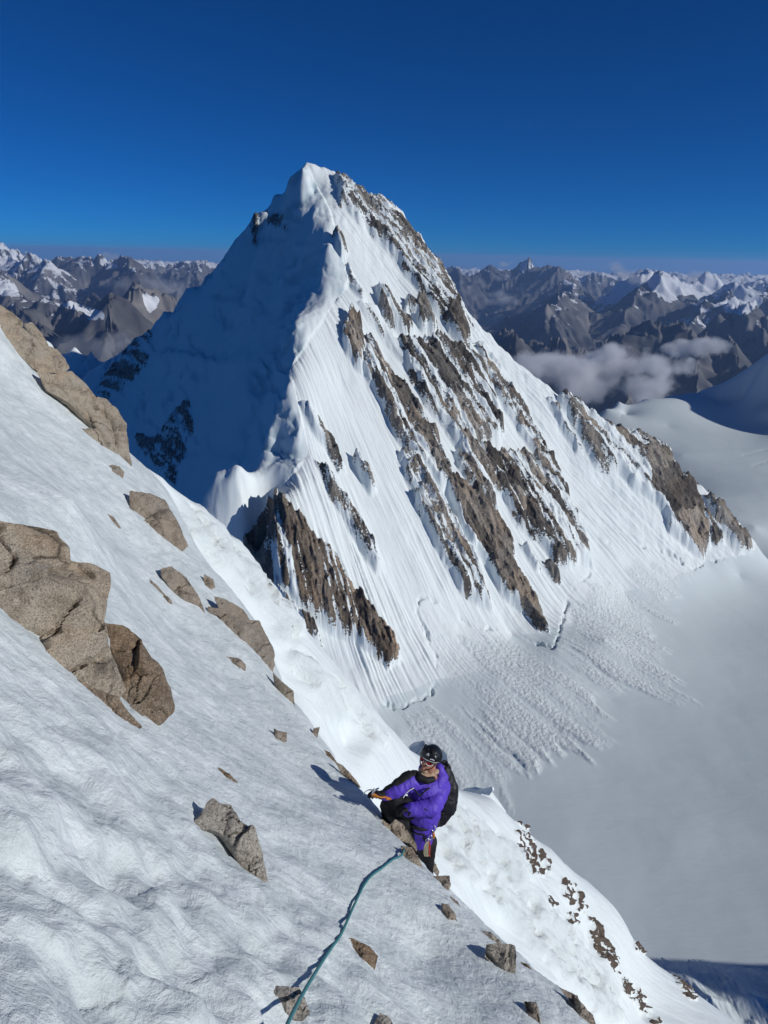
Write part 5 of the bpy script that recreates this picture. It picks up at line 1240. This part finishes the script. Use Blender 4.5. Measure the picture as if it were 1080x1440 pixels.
# ================================================================== CLOUDS
def cloud(pts, d, label, seed, dens=0.010, squash=0.45, scale=0.0021, thr=0.46):
    """a soft bank of cumulus: one closed hull filled with broken up vapour"""
    P_ = [Vector(at_y(x, y, d * 1000.0 + dz)) for x, y, r, dz in pts]
    bm = bmesh.new()
    for (x, y, r, dz), p in zip(pts, P_):
        bm_ell(bm, p, (r, r * 1.1, r * squash), None, 3)
    cx = sum((p for p in P_), Vector()) / len(P_)
    t = bpy.data.materials.new("cloud_vapour"); t.use_nodes = True; n = t.node_tree.nodes; l = t.node_tree.links; n.remove(n["Principled BSDF"])
    pv = n.new("ShaderNodeVolumePrincipled"); pv.inputs['Color'].default_value = (0.97, 0.97, 0.98, 1); pv.inputs['Anisotropy'].default_value = 0.1
    geo = n.new("ShaderNodeNewGeometry"); ns = n.new("ShaderNodeTexNoise"); ns.inputs['Scale'].default_value = scale; ns.inputs['Detail'].default_value = 6; ns.inputs['Roughness'].default_value = 0.66
    l.new(geo.outputs['Position'], ns.inputs['Vector'])
    # falloff: strongest puff wins
    last = None
    for (x, y, r, dz), p in zip(pts, P_):
        mp_ = n.new("ShaderNodeVectorMath"); mp_.operation = 'SUBTRACT'; l.new(geo.outputs['Position'], mp_.inputs[0]); mp_.inputs[1].default_value = p
        sc = n.new("ShaderNodeVectorMath"); sc.operation = 'MULTIPLY'; l.new(mp_.outputs[0], sc.inputs[0]); sc.inputs[1].default_value = (1 / r, 1 / (r * 1.1), 1 / (r * squash))
        ln = n.new("ShaderNodeVectorMath"); ln.operation = 'LENGTH'; l.new(sc.outputs[0], ln.inputs[0])
        inv = n.new("ShaderNodeMath"); inv.operation = 'SUBTRACT'; inv.inputs[0].default_value = 0.92; l.new(ln.outputs['Value'], inv.inputs[1])
        if last is None: last = inv.outputs[0]
        else:
            mx = n.new("ShaderNodeMath"); mx.operation = 'MAXIMUM'; l.new(last, mx.inputs[0]); l.new(inv.outputs[0], mx.inputs[1]); last = mx.outputs[0]
    a = n.new("ShaderNodeMath"); a.operation = 'MULTIPLY_ADD'; l.new(last, a.inputs[0]); a.inputs[1].default_value = 0.27; l.new(ns.outputs[0], a.inputs[2])
    mr = n.new("ShaderNodeMapRange"); l.new(a.outputs[0], mr.inputs['Value']); mr.inputs['From Min'].default_value = thr + 0.11; mr.inputs['From Max'].default_value = thr + 0.22
    mr.inputs['To Min'].default_value = 0.0; mr.inputs['To Max'].default_value = dens
    l.new(mr.outputs[0], pv.inputs['Density']); l.new(pv.outputs[0], n["Material Output"].inputs['Volume'])
    o = link_bm("cloud", bm, t, None)
    m = o.modifiers.new("r", 'REMESH'); m.mode = 'VOXEL'; m.voxel_size = max(p[2] for p in pts) * 0.12
    dg = bpy.context.evaluated_depsgraph_get(); me = bpy.data.meshes.new_from_object(o.evaluated_get(dg), depsgraph=dg); o.modifiers.clear(); o.data = me; me.materials.clear(); me.materials.append(t)
    tag(o, label, "cloud", "clouds drifting among the far mountains")
    return o
cloud([(760, 515, 420, 0), (800, 525, 520, 100), (850, 520, 560, 200), (895, 515, 520, 100), (935, 520, 380, 100), (830, 545, 560, -200), (890, 545, 460, -200), (870, 498, 300, 200)], 6.9, "large broken cloud bank filling the valley right of the peak", 1)
cloud([(975, 490, 260, 0), (1000, 486, 240, 0), (955, 492, 200, 0)], 7.6, "small cloud puff beside the dark serrated ridge on the right", 2)
cloud([(862, 378, 420, 0), (880, 386, 520, 0), (897, 393, 420, 0), (850, 373, 300, 0)], 16.5, "slanting cloud streamer left of the snowy peak on the right", 3, 0.0016)
cloud([(710, 372, 360, 0), (716, 382, 320, 0), (703, 392, 300, 0), (712, 388, 300, 0)], 24, "wisp hanging on the spire of the right-hand range", 4, 0.002)
cloud([(712, 420, 420, 0), (700, 415, 360, 0), (690, 424, 300, 0)], 18, "faint mist below the spire of the right-hand range", 10, 0.0015)
cloud([(985, 388, 420, 0), (1002, 394, 500, 0), (970, 392, 300, 0)], 21, "thin cloud behind the snowy peak on the right", 5, 0.0012)
cloud([(148, 360, 380, 0), (158, 362, 320, 0), (140, 362, 280, 0)], 22.5, "cap of cloud on the white summit of the left-hand range", 6, 0.0016)
cloud([(125, 490, 330, 0), (150, 492, 360, 0), (172, 480, 330, 0), (105, 484, 260, 0)], 7.3, "grey mist in the valley left of the peak, behind the boulders", 7, 0.0014)
cloud([(222, 400, 520, 0), (240, 406, 480, 0), (210, 410, 420, 0), (170, 400, 420, 0)], 15, "thin mist over the left-hand glacier valley", 8, 0.0009)
cloud([(1052, 506, 900, 2500), (1075, 508, 900, 2500), (1090, 510, 900, 2500)], 9.0, "bright sea of cloud seen beyond the shaded snow hump at the right edge", 9, 0.003, 0.25)


# ================================================================== AIR
def box(name, x0, x1, y0, y1, z0, z1, mat=None):
    v = [(x, y, z) for z in (z0, z1) for y in (y0, y1) for x in (x0, x1)]
    f = [(0, 2, 3, 1), (4, 5, 7, 6), (0, 1, 5, 4), (2, 6, 7, 3), (0, 4, 6, 2), (1, 3, 7, 5)]
    return mesh_np(name, np.array(v), np.array(f), mat, smooth=False)
hz = bpy.data.materials.new("thin_air"); hz.use_nodes = True
hn = hz.node_tree.nodes; hn.remove(hn["Principled BSDF"])
pv = hn.new("ShaderNodeVolumePrincipled")
pv.inputs['Color'].default_value = (0.36, 0.58, 1.0, 1)
pv.inputs['Density'].default_value = 2.0e-5
pv.inputs['Anisotropy'].default_value = 0.2
hz.node_tree.links.new(pv.outputs[0], hn["Material Output"].inputs['Volume'])
zmin = float(min(P[:, 2].min(), co[:, 2].min())); zmax = float(max(P[:, 2].max(), co[:, 2].max(), 20))
hb = box("haze", -66000, 66000, -3000, 90000, zmin - 1, zmax + 5, hz)
tag(hb, kind='stuff')
print("haze z", zmin, zmax, "tris", sum(len(o.data.polygons) * 2 for o in COL.objects if o.type == 'MESH'))
